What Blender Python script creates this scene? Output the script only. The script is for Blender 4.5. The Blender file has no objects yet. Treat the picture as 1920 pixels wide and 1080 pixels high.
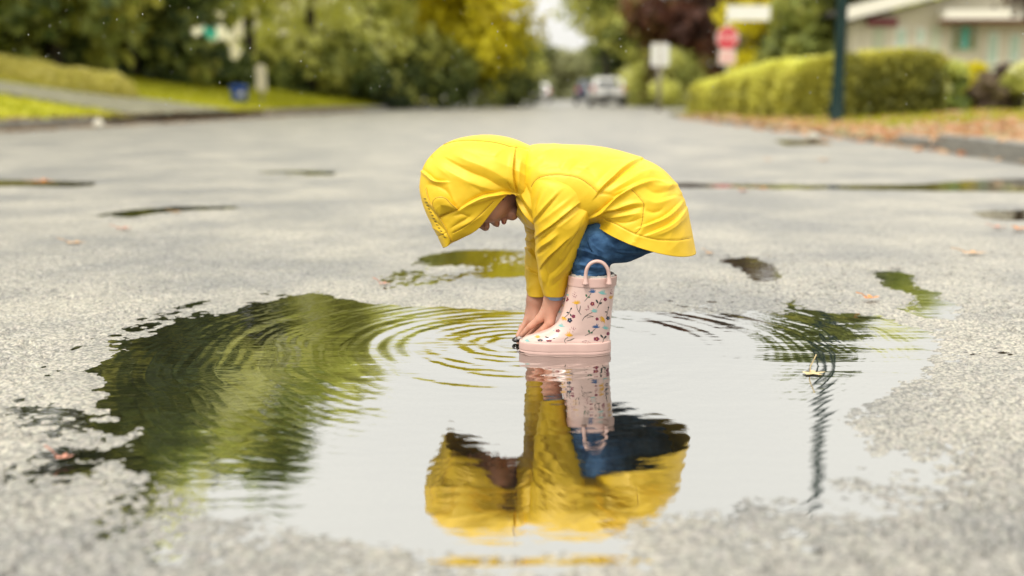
import bpy, bmesh, math, random
import numpy as np
from mathutils import Vector
from mathutils.bvhtree import BVHTree

random.seed(7)
RNG = np.random.default_rng(7)
scene = bpy.context.scene
COL = scene.collection

# ------------------------------------------------------------------ camera
CAM_H, FPX = 0.49, 2000.0
PITCH = math.atan(360.0 / FPX)
CT, ST = math.cos(PITCH), math.sin(PITCH)
cam_d = bpy.data.cameras.new('camera')
cam_d.sensor_width = 36.0
cam_d.lens = 36.0 * FPX / 1920.0
cam_d.clip_start, cam_d.clip_end = 0.05, 3000
cam_d.dof.use_dof = True
cam_d.dof.focus_distance = 2.06
cam_d.dof.aperture_fstop = 1.75
cam = bpy.data.objects.new('camera', cam_d)
cam.location = (0, 0, CAM_H)
cam.rotation_euler = (math.pi / 2 - PITCH, 0, 0)
COL.objects.link(cam)
scene.camera = cam

# ------------------------------------------------------------------ sky and sun (overcast)
SUN_EL, SUN_AZ = math.radians(58), math.radians(215)
world = bpy.data.worlds.new('World')
scene.world = world
world.use_nodes = True
nt = world.node_tree
nt.nodes.clear()
n_out = nt.nodes.new('ShaderNodeOutputWorld')
n_bg = nt.nodes.new('ShaderNodeBackground')
n_sky = nt.nodes.new('ShaderNodeTexSky')
n_sky.sky_type = 'NISHITA'
n_sky.sun_disc = False
n_sky.sun_elevation = SUN_EL
n_sky.sun_rotation = SUN_AZ
n_sky.dust_density = 4.0
n_hs = nt.nodes.new('ShaderNodeHueSaturation')
n_hs.inputs['Saturation'].default_value = 0.10
n_mix = nt.nodes.new('ShaderNodeMix'); n_mix.data_type = 'RGBA'
n_mix.inputs['Factor'].default_value = 0.85
n_cl = nt.nodes.new('ShaderNodeTexNoise')
n_cl.inputs['Scale'].default_value = 2.2
n_cl.inputs['Detail'].default_value = 4
n_rmp = nt.nodes.new('ShaderNodeValToRGB')
n_rmp.color_ramp.elements[0].position = 0.3
n_rmp.color_ramp.elements[0].color = (0.90, 0.885, 0.83, 1)
n_rmp.color_ramp.elements[1].position = 0.7
n_rmp.color_ramp.elements[1].color = (1.0, 0.975, 0.895, 1)
n_sc = nt.nodes.new('ShaderNodeVectorMath'); n_sc.operation = 'SCALE'
n_sc.inputs['Scale'].default_value = 12.4
# a cloudy sky is three times brighter overhead than at the horizon
n_tc = nt.nodes.new('ShaderNodeTexCoord')
n_sp = nt.nodes.new('ShaderNodeSeparateXYZ')
n_el = nt.nodes.new('ShaderNodeMapRange')
n_el.inputs['From Min'].default_value = 0.0; n_el.inputs['From Max'].default_value = 1.0
n_el.inputs['To Min'].default_value = 0.46; n_el.inputs['To Max'].default_value = 1.0
n_gr = nt.nodes.new('ShaderNodeVectorMath'); n_gr.operation = 'SCALE'
L = nt.links.new
L(n_tc.outputs['Generated'], n_sp.inputs[0]); L(n_sp.outputs['Z'], n_el.inputs['Value'])
L(n_el.outputs['Result'], n_gr.inputs['Scale']); L(n_sc.outputs['Vector'], n_gr.inputs[0])
L(n_sky.outputs['Color'], n_hs.inputs['Color'])
L(n_cl.outputs['Fac'], n_rmp.inputs['Fac'])
L(n_rmp.outputs['Color'], n_sc.inputs[0])
L(n_hs.outputs['Color'], n_mix.inputs['A'])
L(n_gr.outputs['Vector'], n_mix.inputs['B'])
L(n_mix.outputs['Result'], n_bg.inputs['Color'])
n_bg.inputs['Strength'].default_value = 0.13
L(n_bg.outputs['Background'], n_out.inputs['Surface'])

sun_d = bpy.data.lights.new('sun', 'SUN')
sun_d.energy = 1.5
sun_d.angle = math.radians(14)
sun_d.color = (1.0, 0.95, 0.86)
sun = bpy.data.objects.new('sun', sun_d)
_az = SUN_AZ
_dir = Vector((math.sin(_az) * math.cos(SUN_EL), math.cos(_az) * math.cos(SUN_EL), math.sin(SUN_EL)))
sun.rotation_euler = _dir.to_track_quat('Z', 'Y').to_euler()
sun.location = (0, -5, 12)
COL.objects.link(sun)

scene.view_settings.view_transform = 'Standard'
scene.view_settings.look = 'None'
scene.view_settings.gamma = 1.0
scene.view_settings.use_curve_mapping = False
scene.view_settings.exposure = 0.55
scene.render.engine = 'CYCLES'
scene.cycles.max_bounces = 6
scene.cycles.diffuse_bounces = 3
scene.cycles.glossy_bounces = 3
scene.cycles.transparent_max_bounces = 8
scene.cycles.caustics_reflective = False
scene.cycles.caustics_refractive = False

# ------------------------------------------------------------------ helpers
def W(px, py, Y):
    """World point that stands at depth Y and shows at photo pixel (px, py)."""
    u = (px - 960.0) / FPX
    v = -(py - 540.0) / FPX
    dy = CT + v * ST
    dz = -ST + v * CT
    s = Y / dy
    return np.array([u * s, Y, CAM_H + dz * s])

def G(px, py, z=0.0):
    """Ground point (height z) under photo pixel."""
    u = (px - 960.0) / FPX
    v = -(py - 540.0) / FPX
    dy = CT + v * ST
    dz = -ST + v * CT
    s = (z - CAM_H) / dz
    return np.array([u * s, dy * s, z])

def proj(P):
    P = np.asarray(P)
    X, Y, Z = P[..., 0], P[..., 1], P[..., 2] - CAM_H
    dep = Y * CT - Z * ST
    up = Y * ST + Z * CT
    return 960 + FPX * X / dep, 540 - FPX * up / dep

def _hash(ix, iy, iz, seed):
    h = (ix.astype(np.int64) * 374761393 + iy.astype(np.int64) * 668265263 + iz.astype(np.int64) * 2147483647 + seed * 974634777) & 0xFFFFFFFF
    h = ((h ^ (h >> 13)) * 1274126177) & 0xFFFFFFFF
    h = ((h ^ (h >> 16)) * 2246822519) & 0xFFFFFFFF
    return ((h ^ (h >> 15)) & 0xFFFFFF) / float(0xFFFFFF)

def vnoise(x, y, z=None, seed=0):
    x = np.asarray(x, float); y = np.asarray(y, float)
    z = np.zeros_like(x) if z is None else np.asarray(z, float)
    ix, iy, iz = np.floor(x), np.floor(y), np.floor(z)
    fx, fy, fz = x - ix, y - iy, z - iz
    fx, fy, fz = [f * f * (3 - 2 * f) for f in (fx, fy, fz)]
    r = 0
    for a in (0, 1):
        for b in (0, 1):
            for c in (0, 1):
                r = r + _hash(ix + a, iy + b, iz + c, seed) * (fx if a else 1 - fx) * (fy if b else 1 - fy) * (fz if c else 1 - fz)
    return r * 2 - 1

def fbm(x, y, z=None, oct=3, seed=0):
    r, a = 0, 1.0
    for o in range(oct):
        k = 2.03 ** o
        r = r + a * vnoise(x * k, y * k, None if z is None else z * k, seed + o * 17)
        a *= 0.5
    return r

def worley(x, y, seed=0):
    ix, iy = np.floor(x), np.floor(y)
    best = np.full(x.shape, 9.0); rid = np.zeros(x.shape)
    z0 = np.zeros_like(ix)
    for a in (-1, 0, 1):
        for b in (-1, 0, 1):
            cx, cy = ix + a, iy + b
            d = (cx + _hash(cx, cy, z0, seed) - x) ** 2 + (cy + _hash(cx, cy, z0 + 1, seed) - y) ** 2
            m = d < best
            best = np.where(m, d, best)
            rid = np.where(m, _hash(cx, cy, z0 + 2, seed), rid)
    return np.sqrt(best), rid

def sstep(a, b, x):
    t = np.clip((x - a) / (b - a), 0, 1)
    return t * t * (3 - 2 * t)

def spline(pts, n):
    """Catmull-Rom through rows of pts, n samples, uniform in chord length of the first two columns."""
    P = np.asarray(pts, float)
    if len(P) == 2:
        t = np.linspace(0, 1, n)[:, None]
        return P[0] * (1 - t) + P[1] * t
    d = np.sqrt((np.diff(P, axis=0) ** 2).sum(1)) + 1e-9
    k = np.concatenate([[0], np.cumsum(d)]); k /= k[-1]
    return spline_at(P, k, np.linspace(0, 1, n))

def spline_at(P, k, t):
    i = np.clip(np.searchsorted(k, t, side='right') - 1, 0, len(k) - 2)
    m = np.zeros_like(P)
    m[1:-1] = (P[2:] - P[:-2]) / (k[2:] - k[:-2])[:, None]
    m[0] = (P[1] - P[0]) / (k[1] - k[0]); m[-1] = (P[-1] - P[-2]) / (k[-1] - k[-2])
    h = (k[i + 1] - k[i]); u = ((t - k[i]) / h)[:, None]; h = h[:, None]
    return ((2 * u**3 - 3 * u**2 + 1) * P[i] + (u**3 - 2 * u**2 + u) * h * m[i] + (-2 * u**3 + 3 * u**2) * P[i + 1] + (u**3 - u**2) * h * m[i + 1])

def make_mesh(name, V, F, mats, smooth=True, midx=None):
    V = np.ascontiguousarray(V, dtype=np.float32).reshape(-1, 3)
    me = bpy.data.meshes.new(name)
    if isinstance(F, np.ndarray):
        n, k = F.shape
        me.vertices.add(len(V)); me.vertices.foreach_set('co', V.ravel())
        me.loops.add(n * k); me.loops.foreach_set('vertex_index', F.astype(np.int32).ravel())
        me.polygons.add(n)
        me.polygons.foreach_set('loop_start', np.arange(0, n * k, k, dtype=np.int32))
        me.update(calc_edges=True)
    else:
        me.from_pydata(V.tolist(), [], F)
    me.polygons.foreach_set('use_smooth', np.full(len(me.polygons), smooth, dtype=bool))
    for m in (mats if isinstance(mats, (list, tuple)) else [mats]):
        me.materials.append(m)
    if midx is not None:
        me.polygons.foreach_set('material_index', np.asarray(midx, dtype=np.int32))
    me.validate(); me.update()
    return me

def link(name, data, parent=None, loc=None):
    o = bpy.data.objects.new(name, data)
    COL.objects.link(o)
    if parent is not None:
        o.parent = parent
    if loc is not None:
        o.location = loc
    return o

def add(name, V, F, mats, parent=None, base=(0, 0, 0), smooth=True, midx=None):
    """Mesh given in world coordinates; base = the root's location (or own location if no parent)."""
    me = make_mesh(name, np.asarray(V, float).reshape(-1, 3) - np.asarray(base, float), F, mats, smooth, midx)
    return link(name, me, parent, None if parent is not None else tuple(base))

def tag(o, label=None, cat=None, group=None, kind=None):
    if label: o['label'] = label
    if cat: o['category'] = cat
    if group: o['group'] = group
    if kind: o['kind'] = kind
    return o

def thing(name, loc, label, cat, group=None, rz=0.0):
    o = link(name, None, None, tuple(loc))
    o.rotation_euler.z = rz
    return tag(o, label, cat, group)

def copy_tree(o, parent=None):
    c = o.copy(); COL.objects.link(c)
    if parent is not None: c.parent = parent
    for ch in list(o.children):
        copy_tree(ch, c)
    return c

def grid_faces(n, m, close=False):
    i = np.arange(n - 1)[:, None]; j = np.arange(m if close else m - 1)[None, :]
    j2 = (j + 1) % m
    return np.stack([i * m + j, i * m + j2, (i + 1) * m + j2, (i + 1) * m + j], -1).reshape(-1, 4)

def vnormals(V, F):
    V = V.reshape(-1, 3)
    n = np.cross(V[F[:, 2]] - V[F[:, 0]], V[F[:, 3 if F.shape[1] == 4 else 1]] - V[F[:, 1 if F.shape[1] == 4 else 0]])
    N = np.zeros_like(V)
    for k in range(F.shape[1]):
        for c in range(3):
            N[:, c] += np.bincount(F[:, k], n[:, c], len(V))
    return N / (np.linalg.norm(N, axis=1, keepdims=True) + 1e-12)

def box(cx, cy, cz, sx, sy, sz):
    x, y, z = sx / 2, sy / 2, sz / 2
    V = [(cx + a * x, cy + b * y, cz + c * z) for a in (-1, 1) for b in (-1, 1) for c in (-1, 1)]
    F = [(0, 1, 3, 2), (4, 6, 7, 5), (0, 4, 5, 1), (2, 3, 7, 6), (0, 2, 6, 4), (1, 5, 7, 3)]
    return V, F

class MB:
    def __init__(self): self.V, self.F, self.M = [], [], []
    def put(self, V, F, m=0):
        b = len(self.V); self.V += [tuple(v) for v in V]
        self.F += [tuple(i + b for i in f) for f in F]; self.M += [m] * len(F); return self
    def box(self, *a, m=0): return self.put(*box(*a), m=m)
    def tube(self, pts, r, n=10, m=0, caps=True):
        V, F = tube(pts, r, n, caps); return self.put(V, F, m)
    def prism(self, poly, y0, y1, m=0):
        """poly in (x, z), extruded along y."""
        k = len(poly)
        V = [(x, y0, z) for x, z in poly] + [(x, y1, z) for x, z in poly]
        F = [tuple(range(k)), tuple(range(2 * k - 1, k - 1, -1))] + [(i, i + k, (i + 1) % k + k, (i + 1) % k) for i in range(k)]
        return self.put(V, F, m)
    def obj(self, name, mats, parent=None, base=(0, 0, 0), smooth=False, local=False):
        return add(name, self.V, self.F, mats, parent, (0, 0, 0) if local else base, smooth, self.M)

def tube(pts, r, n=10, caps=True):
    P = np.asarray(pts, float); k = len(P)
    r = np.full(k, r) if np.isscalar(r) else np.asarray(r, float)
    T = np.gradient(P, axis=0); T /= np.linalg.norm(T, axis=1, keepdims=True) + 1e-12
    ref = np.array([0, 1, 0.13]) if abs(T[0][1]) < 0.8 else np.array([1, 0, 0.1])
    V = []; u = None
    for i in range(k):
        if u is None: u = np.cross(T[i], ref)
        u = u - T[i] * np.dot(u, T[i]); u /= np.linalg.norm(u) + 1e-12
        v = np.cross(T[i], u)
        for a in range(n):
            t = 2 * math.pi * a / n
            V.append(P[i] + r[i] * (math.cos(t) * u + math.sin(t) * v))
    F = [tuple(int(q) for q in f) for f in grid_faces(k, n, True)]
    if caps: F += [tuple(range(n - 1, -1, -1)), tuple((k - 1) * n + a for a in range(n))]
    return V, F

# ------------------------------------------------------------------ materials
def mat(name, col, rough=0.6, spec=0.5, metal=0.0, var=0.0, vscale=20.0, bump=0.0, bscale=60.0, col2=None, coat=0.0, sss=0.0, trans=0.0, detail=4, coords='Object', emit=None):
    m = bpy.data.materials.new(name); m.use_nodes = True
    t = m.node_tree; b = t.nodes['Principled BSDF']
    b.inputs['Base Color'].default_value = (*col, 1)
    b.inputs['Roughness'].default_value = rough
    b.inputs['Specular IOR Level'].default_value = spec
    b.inputs['Metallic'].default_value = metal
    b.inputs['Coat Weight'].default_value = coat
    if sss: 
        b.inputs['Subsurface Weight'].default_value = sss
        b.inputs['Subsurface Radius'].default_value = (0.6, 0.25, 0.15)
        b.inputs['Subsurface Scale'].default_value = 0.01
    if trans: b.inputs['Transmission Weight'].default_value = trans
    tc = t.nodes.new('ShaderNodeTexCoord')
    if var or col2:
        nz = t.nodes.new('ShaderNodeTexNoise'); nz.inputs['Scale'].default_value = vscale; nz.inputs['Detail'].default_value = detail
        t.links.new(tc.outputs[coords], nz.inputs['Vector'])
        rp = t.nodes.new('ShaderNodeValToRGB')
        c2 = col2 if col2 else tuple(min(1, c * (1 + var)) for c in col)
        c1 = col if col2 else tuple(c * (1 - var) for c in col)
        rp.color_ramp.elements[0].position = 0.32; rp.color_ramp.elements[0].color = (*c1, 1)
        rp.color_ramp.elements[1].position = 0.68; rp.color_ramp.elements[1].color = (*c2, 1)
        t.links.new(nz.outputs['Fac'], rp.inputs['Fac']); t.links.new(rp.outputs['Color'], b.inputs['Base Color'])
    if bump:
        n2 = t.nodes.new('ShaderNodeTexNoise'); n2.inputs['Scale'].default_value = bscale; n2.inputs['Detail'].default_value = 5
        t.links.new(tc.outputs[coords], n2.inputs['Vector'])
        bp = t.nodes.new('ShaderNodeBump'); bp.inputs['Strength'].default_value = 1.0; bp.inputs['Distance'].default_value = bump
        t.links.new(n2.outputs['Fac'], bp.inputs['Height']); t.links.new(bp.outputs['Normal'], b.inputs['Normal'])
    return m

def leaf_mat(name, cols, rough=0.55):
    """Leaf colour varies per leaf through the face attribute 'tone'."""
    m = bpy.data.materials.new(name); m.use_nodes = True
    t = m.node_tree; b = t.nodes['Principled BSDF']
    a = t.nodes.new('ShaderNodeAttribute'); a.attribute_name = 'tone'
    rp = t.nodes.new('ShaderNodeValToRGB')
    e = rp.color_ramp.elements
    while len(e) < len(cols): e.new(0.5)
    for i, c in enumerate(cols):
        e[i].position = i / (len(cols) - 1); e[i].color = (*c, 1)
    t.links.new(a.outputs['Fac'], rp.inputs['Fac']); t.links.new(rp.outputs['Color'], b.inputs['Base Color'])
    b.inputs['Roughness'].default_value = rough
    b.inputs['Specular IOR Level'].default_value = 0.4
    tr = t.nodes.new('ShaderNodeBsdfTranslucent'); mx = t.nodes.new('ShaderNodeMixShader'); mx.inputs['Fac'].default_value = 0.45
    t.links.new(rp.outputs['Color'], tr.inputs['Color'])
    t.links.new(b.outputs['BSDF'], mx.inputs[1]); t.links.new(tr.outputs['BSDF'], mx.inputs[2])
    t.links.new(mx.outputs['Shader'], t.nodes['Material Output'].inputs['Surface'])
    return m

def tone_attr(me, tone):
    a = me.attributes.new('tone', 'FLOAT', 'FACE')
    a.data.foreach_set('value', np.asarray(tone, dtype=np.float32))

def asphalt_mat():
    m = bpy.data.materials.new('wet_asphalt'); m.use_nodes = True
    t = m.node_tree; b = t.nodes['Principled BSDF']; N = t.nodes.new; K = t.links.new
    g = N('ShaderNodeNewGeometry')
    n1 = N('ShaderNodeTexNoise'); n1.inputs['Scale'].default_value = 150; n1.inputs['Detail'].default_value = 3
    n2 = N('ShaderNodeTexNoise'); n2.inputs['Scale'].default_value = 1.5; n2.inputs['Detail'].default_value = 8; n2.inputs['Roughness'].default_value = 0.62
    v = N('ShaderNodeTexVoronoi'); v.inputs['Scale'].default_value = 150
    v2 = N('ShaderNodeTexVoronoi'); v2.inputs['Scale'].default_value = 75
    for q in (n1, n2, v, v2): K(g.outputs['Position'], q.inputs['Vector'])
    r1 = N('ShaderNodeValToRGB')
    r1.color_ramp.elements[0].position = 0.28; r1.color_ramp.elements[0].color = (0.24, 0.236, 0.222, 1)
    r1.color_ramp.elements[1].position = 0.70; r1.color_ramp.elements[1].color = (0.38, 0.362, 0.315, 1)
    K(n1.outputs['Fac'], r1.inputs['Fac'])
    # dark bitumen between the stones
    gp = N('ShaderNodeMath'); gp.operation = 'MULTIPLY_ADD'; gp.inputs[1].default_value = 0.55
    K(v2.outputs['Distance'], gp.inputs[0]); K(v.outputs['Distance'], gp.inputs[2])
    r3 = N('ShaderNodeValToRGB')
    r3.color_ramp.elements[0].position = 0.70; r3.color_ramp.elements[0].color = (1, 1, 1, 1)
    r3.color_ramp.elements[1].position = 0.98; r3.color_ramp.elements[1].color = (0.48, 0.49, 0.50, 1)
    K(gp.outputs[0], r3.inputs['Fac'])
    vc = N('ShaderNodeHueSaturation'); vc.inputs['Saturation'].default_value = 0.12
    K(v.outputs['Color'], vc.inputs['Color'])
    mx = N('ShaderNodeMix'); mx.data_type = 'RGBA'; mx.blend_type = 'OVERLAY'; mx.inputs['Factor'].default_value = 0.22
    K(r1.outputs['Color'], mx.inputs['A']); K(vc.outputs['Color'], mx.inputs['B'])
    r2 = N('ShaderNodeValToRGB')
    r2.color_ramp.elements[0].position = 0.40; r2.color_ramp.elements[0].color = (0.66, 0.665, 0.675, 1)
    r2.color_ramp.elements[1].position = 0.60; r2.color_ramp.elements[1].color = (1.18, 1.14, 1.05, 1)
    K(n2.outputs['Fac'], r2.inputs['Fac'])
    m2 = N('ShaderNodeMix'); m2.data_type = 'RGBA'; m2.blend_type = 'MULTIPLY'; m2.inputs['Factor'].default_value = 1
    K(mx.outputs['Result'], m2.inputs['A']); K(r2.outputs['Color'], m2.inputs['B'])
    m3 = N('ShaderNodeMix'); m3.data_type = 'RGBA'; m3.blend_type = 'MULTIPLY'; m3.inputs['Factor'].default_value = 1
    K(m2.outputs['Result'], m3.inputs['A']); K(r3.outputs['Color'], m3.inputs['B'])
    K(m3.outputs['Result'], b.inputs['Base Color'])
    rr = N('ShaderNodeMapRange'); rr.inputs['To Min'].default_value = 0.40; rr.inputs['To Max'].default_value = 0.62
    K(n2.outputs['Fac'], rr.inputs['Value']); K(rr.outputs['Result'], b.inputs['Roughness'])
    b.inputs['Specular IOR Level'].default_value = 1.0
    b.inputs['Coat Weight'].default_value = 0.35
    b.inputs['Coat Roughness'].default_value = 0.38
    sm = N('ShaderNodeMath'); sm.operation = 'ADD'
    K(v.outputs['Distance'], sm.inputs[0]); K(v2.outputs['Distance'], sm.inputs[1])
    sm2 = N('ShaderNodeMath'); sm2.operation = 'SUBTRACT'
    K(n1.outputs['Fac'], sm2.inputs[0]); K(sm.outputs[0], sm2.inputs[1])
    bp = N('ShaderNodeBump'); bp.inputs['Strength'].default_value = 0.75; bp.inputs['Distance'].default_value = 0.0030
    K(sm2.outputs[0], bp.inputs['Height']); K(bp.outputs['Normal'], b.inputs['Normal']); K(bp.outputs['Normal'], b.inputs['Coat Normal'])
    return m

def water_mat():
    m = bpy.data.materials.new('puddle_water'); m.use_nodes = True
    t = m.node_tree; t.nodes.remove(t.nodes['Principled BSDF']); N = t.nodes.new; K = t.links.new
    out = t.nodes['Material Output']
    gl = N('ShaderNodeBsdfGlossy'); gl.inputs['Roughness'].default_value = 0.015; gl.inputs['Color'].default_value = (0.97, 0.975, 0.965, 1)
    tr = N('ShaderNodeBsdfTransparent'); tr.inputs['Color'].default_value = (0.30, 0.30, 0.26, 1)
    lw = N('ShaderNodeLayerWeight'); lw.inputs['Blend'].default_value = 0.5
    mr = N('ShaderNodeMapRange')
    mr.inputs['From Min'].default_value = 0.0; mr.inputs['From Max'].default_value = 0.85
    mr.inputs['To Min'].default_value = 0.25; mr.inputs['To Max'].default_value = 0.70
    K(lw.outputs['Facing'], mr.inputs['Value'])
    g = N('ShaderNodeNewGeometry')
    mp = N('ShaderNodeMapping'); mp.inputs['Scale'].default_value = (14, 45, 1)
    nz = N('ShaderNodeTexNoise'); nz.inputs['Scale'].default_value = 1.0; nz.inputs['Detail'].default_value = 2
    K(g.outputs['Position'], mp.inputs['Vector']); K(mp.outputs['Vector'], nz.inputs['Vector'])
    bp = N('ShaderNodeBump'); bp.inputs['Strength'].default_value = 0.5; bp.inputs['Distance'].default_value = 0.0006
    K(nz.outputs['Fac'], bp.inputs['Height'])
    K(bp.outputs['Normal'], gl.inputs['Normal'])
    ms = N('ShaderNodeMixShader')
    K(mr.outputs['Result'], ms.inputs['Fac']); K(tr.outputs['BSDF'], ms.inputs[1]); K(gl.outputs['BSDF'], ms.inputs[2])
    K(ms.outputs['Shader'], out.inputs['Surface'])
    return m

M = {}
M['asphalt'] = asphalt_mat()
M['water'] = water_mat()
M['concrete'] = mat('weathered_concrete', (0.21, 0.20, 0.135), 0.6, var=0.25, vscale=6, bump=0.003, bscale=80)
M['kerb'] = mat('kerb_stone', (0.24, 0.23, 0.205), 0.6, var=0.25, vscale=5, bump=0.004, bscale=60)
M['soil'] = mat('lawn_soil', (0.34, 0.35, 0.016), 0.9, var=0.3, vscale=0.9, col2=(0.48, 0.45, 0.03))
M['soil_pale'] = mat('verge_soil', (0.20, 0.20, 0.06), 0.9, vscale=1.2, col2=(0.30, 0.24, 0.13))
M['yellow'] = mat('yellow_rain_fabric', (0.83, 0.54, 0.022), 0.45, 0.42, var=0.03, vscale=30, bump=0.0003, bscale=900)
M['yellow_in'] = mat('yellow_lining', (0.55, 0.38, 0.01), 0.6)
M['seam'] = mat('yellow_seam', (0.60, 0.37, 0.02), 0.45)
M['skin'] = mat('child_skin', (0.60, 0.31, 0.215), 0.5, 0.4, var=0.06, vscale=40, sss=0.25)
M['lips'] = mat('lip_skin', (0.46, 0.15, 0.13), 0.4, 0.4)
M['nail'] = mat('finger_nail', (0.58, 0.31, 0.24), 0.3, 0.5)
M['hair'] = mat('brown_hair', (0.035, 0.02, 0.012), 0.5, 0.4, var=0.4, vscale=120)
M['eye'] = mat('eye_white', (0.7, 0.68, 0.64), 0.15)
M['iris'] = mat('iris_brown', (0.03, 0.015, 0.008), 0.1)
M['shirt'] = mat('pale_blue_cuff', (0.30, 0.45, 0.66), 0.8, bump=0.0005, bscale=900)
M['boot'] = mat('pink_rubber', (0.76, 0.545, 0.485), 0.22, 0.5, var=0.05, vscale=25)
M['boot_sole'] = mat('pink_rubber_sole', (0.72, 0.485, 0.43), 0.42, 0.5, var=0.04, vscale=40)
M['fleece'] = mat('white_fleece', (0.6, 0.55, 0.5), 0.95, bump=0.003, bscale=500)
def jeans_mat():
    m = mat('blue_denim', (0.007, 0.030, 0.090), 0.85, 0.25, vscale=30, col2=(0.085, 0.20, 0.38), detail=7, bump=0.0006, bscale=1100)
    return m
M['jeans'] = jeans_mat()

# ------------------------------------------------------------------ road surface with puddle hollows
def polyG(pts, z=0.0):
    return np.array([G(x, y, z)[:2] for x, y in pts])

def signed_dist(P, poly):
    """>0 outside."""
    x, y = P[:, 0], P[:, 1]
    d = np.full(len(P), 1e9); ins = np.zeros(len(P), bool)
    n = len(poly)
    for i in range(n):
        ax, ay = poly[i]; bx, by = poly[(i + 1) % n]
        ex, ey = bx - ax, by - ay
        t = np.clip(((x - ax) * ex + (y - ay) * ey) / (ex * ex + ey * ey + 1e-12), 0, 1)
        d = np.minimum(d, (x - ax - t * ex) ** 2 + (y - ay - t * ey) ** 2)
        c = ((ay > y) != (by > y)) & (x < (bx - ax) * (y - ay) / (by - ay + 1e-12) + ax)
        ins ^= c
    d = np.sqrt(d)
    return np.where(ins, -d, d)

MAIN = polyG([(128, 700), (190, 655), (300, 612), (420, 576), (520, 552), (600, 541), (660, 552), (740, 566), (900, 572), (1050, 575), (1200, 576), (1330, 580), (1420, 585), (1500, 578), (1600, 580), (1690, 592), (1760, 622), (1795, 655), (1760, 705), (1690, 765), (1630, 800), (1680, 835), (1690, 875), (1600, 915), (1500, 945), (1350, 985), (1240, 1012), (1180, 1050), (1000, 1070), (760, 1075), (560, 1050), (420, 985), (300, 945), (230, 915), (170, 872), (235, 845), (215, 800), (150, 765)])
SMALL = [  # polygon, dip depth
    (polyG([(715, 528), (745, 500), (800, 478), (860, 468), (920, 466), (985, 470), (1010, 490), (1000, 518), (940, 522), (860, 528), (780, 534)]), 0.0008),
    (polyG([(1375, 487), (1400, 484), (1432, 500), (1445, 518), (1425, 526), (1405, 508)]), 0.004),
    (polyG([(1665, 512), (1690, 515), (1700, 535), (1680, 538)]), 0.006),
    (polyG([(1710, 545), (1745, 548), (1768, 575), (1760, 590), (1735, 570)]), 0.006),
    (polyG([(1270, 352), (1270, 343), (1400, 344), (1560, 347), (1740, 346), (1830, 338), (1960, 334), (1960, 362), (1780, 360), (1560, 356), (1400, 354)]), 0.014),
    (polyG([(1840, 400), (1880, 395), (1990, 392), (1990, 412), (1880, 412)]), 0.012),
    (polyG([(1110, 248), (1180, 243), (1280, 247), (1285, 256), (1190, 257)]), 0.016),
    (polyG([(-40, 337), (60, 338), (165, 341), (165, 349), (60, 350), (-40, 350)]), 0.005),
    (polyG([(480, 322), (560, 320), (625, 322), (625, 330), (540, 331)]), 0.0012),
    (polyG([(180, 405), (250, 392), (330, 387), (470, 386), (470, 391), (330, 395), (240, 408)]), 0.0016),
    (polyG([(1455, 262), (1540, 262), (1560, 272), (1480, 274)]), 0.010),
]
def road_z(X, Y, cell):
    P = np.stack([X.ravel(), Y.ravel()], 1)
    x, y = P[:, 0], P[:, 1]
    c = np.broadcast_to(cell, X.shape).ravel()
    sd = signed_dist(P, MAIN)
    lf = fbm(x * 5, y * 5, oct=3, seed=3)
    z = 0.0012 + 0.0085 * sstep(-0.02, 0.34, sd) - 0.022 * sstep(0.0, 0.22, -sd) + 0.0026 * lf + 0.0016 * fbm(x * 24, y * 24, oct=2, seed=13) * sstep(-.12, -.02, sd) + 0.004 * fbm(x * .8, y * .8, oct=2, seed=5) * sstep(0.1, 0.8, sd)
    for poly, dep in SMALL:
        lo, hi = poly.min(0) - 0.3, poly.max(0) + 0.3
        m = (x > lo[0]) & (x < hi[0]) & (y > lo[1]) & (y < hi[1])
        if m.any():
            s2 = signed_dist(P[m], poly)
            w = sstep(0.10, -0.03, s2)
            zz = z[m]
            z[m] = zz * (1 - w) + w * (-dep + 0.003 * lf[m])
    # stones: two sizes, faded out where the sheet is too coarse to carry them
    f1, r1 = worley(x / 0.0085, y / 0.0085, 1)
    f2, r2 = worley(x / 0.020, y / 0.020, 2)
    a1 = sstep(0.0075, 0.0035, c); a2 = sstep(0.020, 0.009, c)
    wet = 0.5 + 0.5 * sstep(-0.09, 0.06, sd)
    patch = 0.34 + 0.50 * sstep(-0.3, 0.5, fbm(x * 2.2, y * 2.2, oct=2, seed=21)) + 0.65 * sstep(0.25, 0.6, x) * sstep(3.2, 2.0, y)
    z += wet * a1 * patch * (0.0042 * np.clip(1 - (f1 / 0.62) ** 2, -0.6, 1) * (0.25 + 0.75 * r1) - 0.0012)
    z += wet * a2 * patch * (0.0042 * np.clip(1 - (f2 / 0.7) ** 2, -0.5, 1) * (r2 > 0.35) * r2 - 0.0012)
    zone = sstep(0.05, 0.6, fbm(x * 2.6, y * 2.6, oct=2, seed=23) + 0.7 * sstep(0.3, 0.7, np.abs(x) / np.maximum(y, .5) * 1.6))
    pit = sstep(0.62 - .30 * zone, 0.86 - .26 * zone, fbm(x * 58, y * 58, oct=2, seed=9))
    z -= 0.0060 * pit * sstep(0.02, 0.008, c) * sstep(0.0, 0.12, sd) * (0.6 + 0.6 * zone)
    return z.reshape(X.shape)

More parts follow.
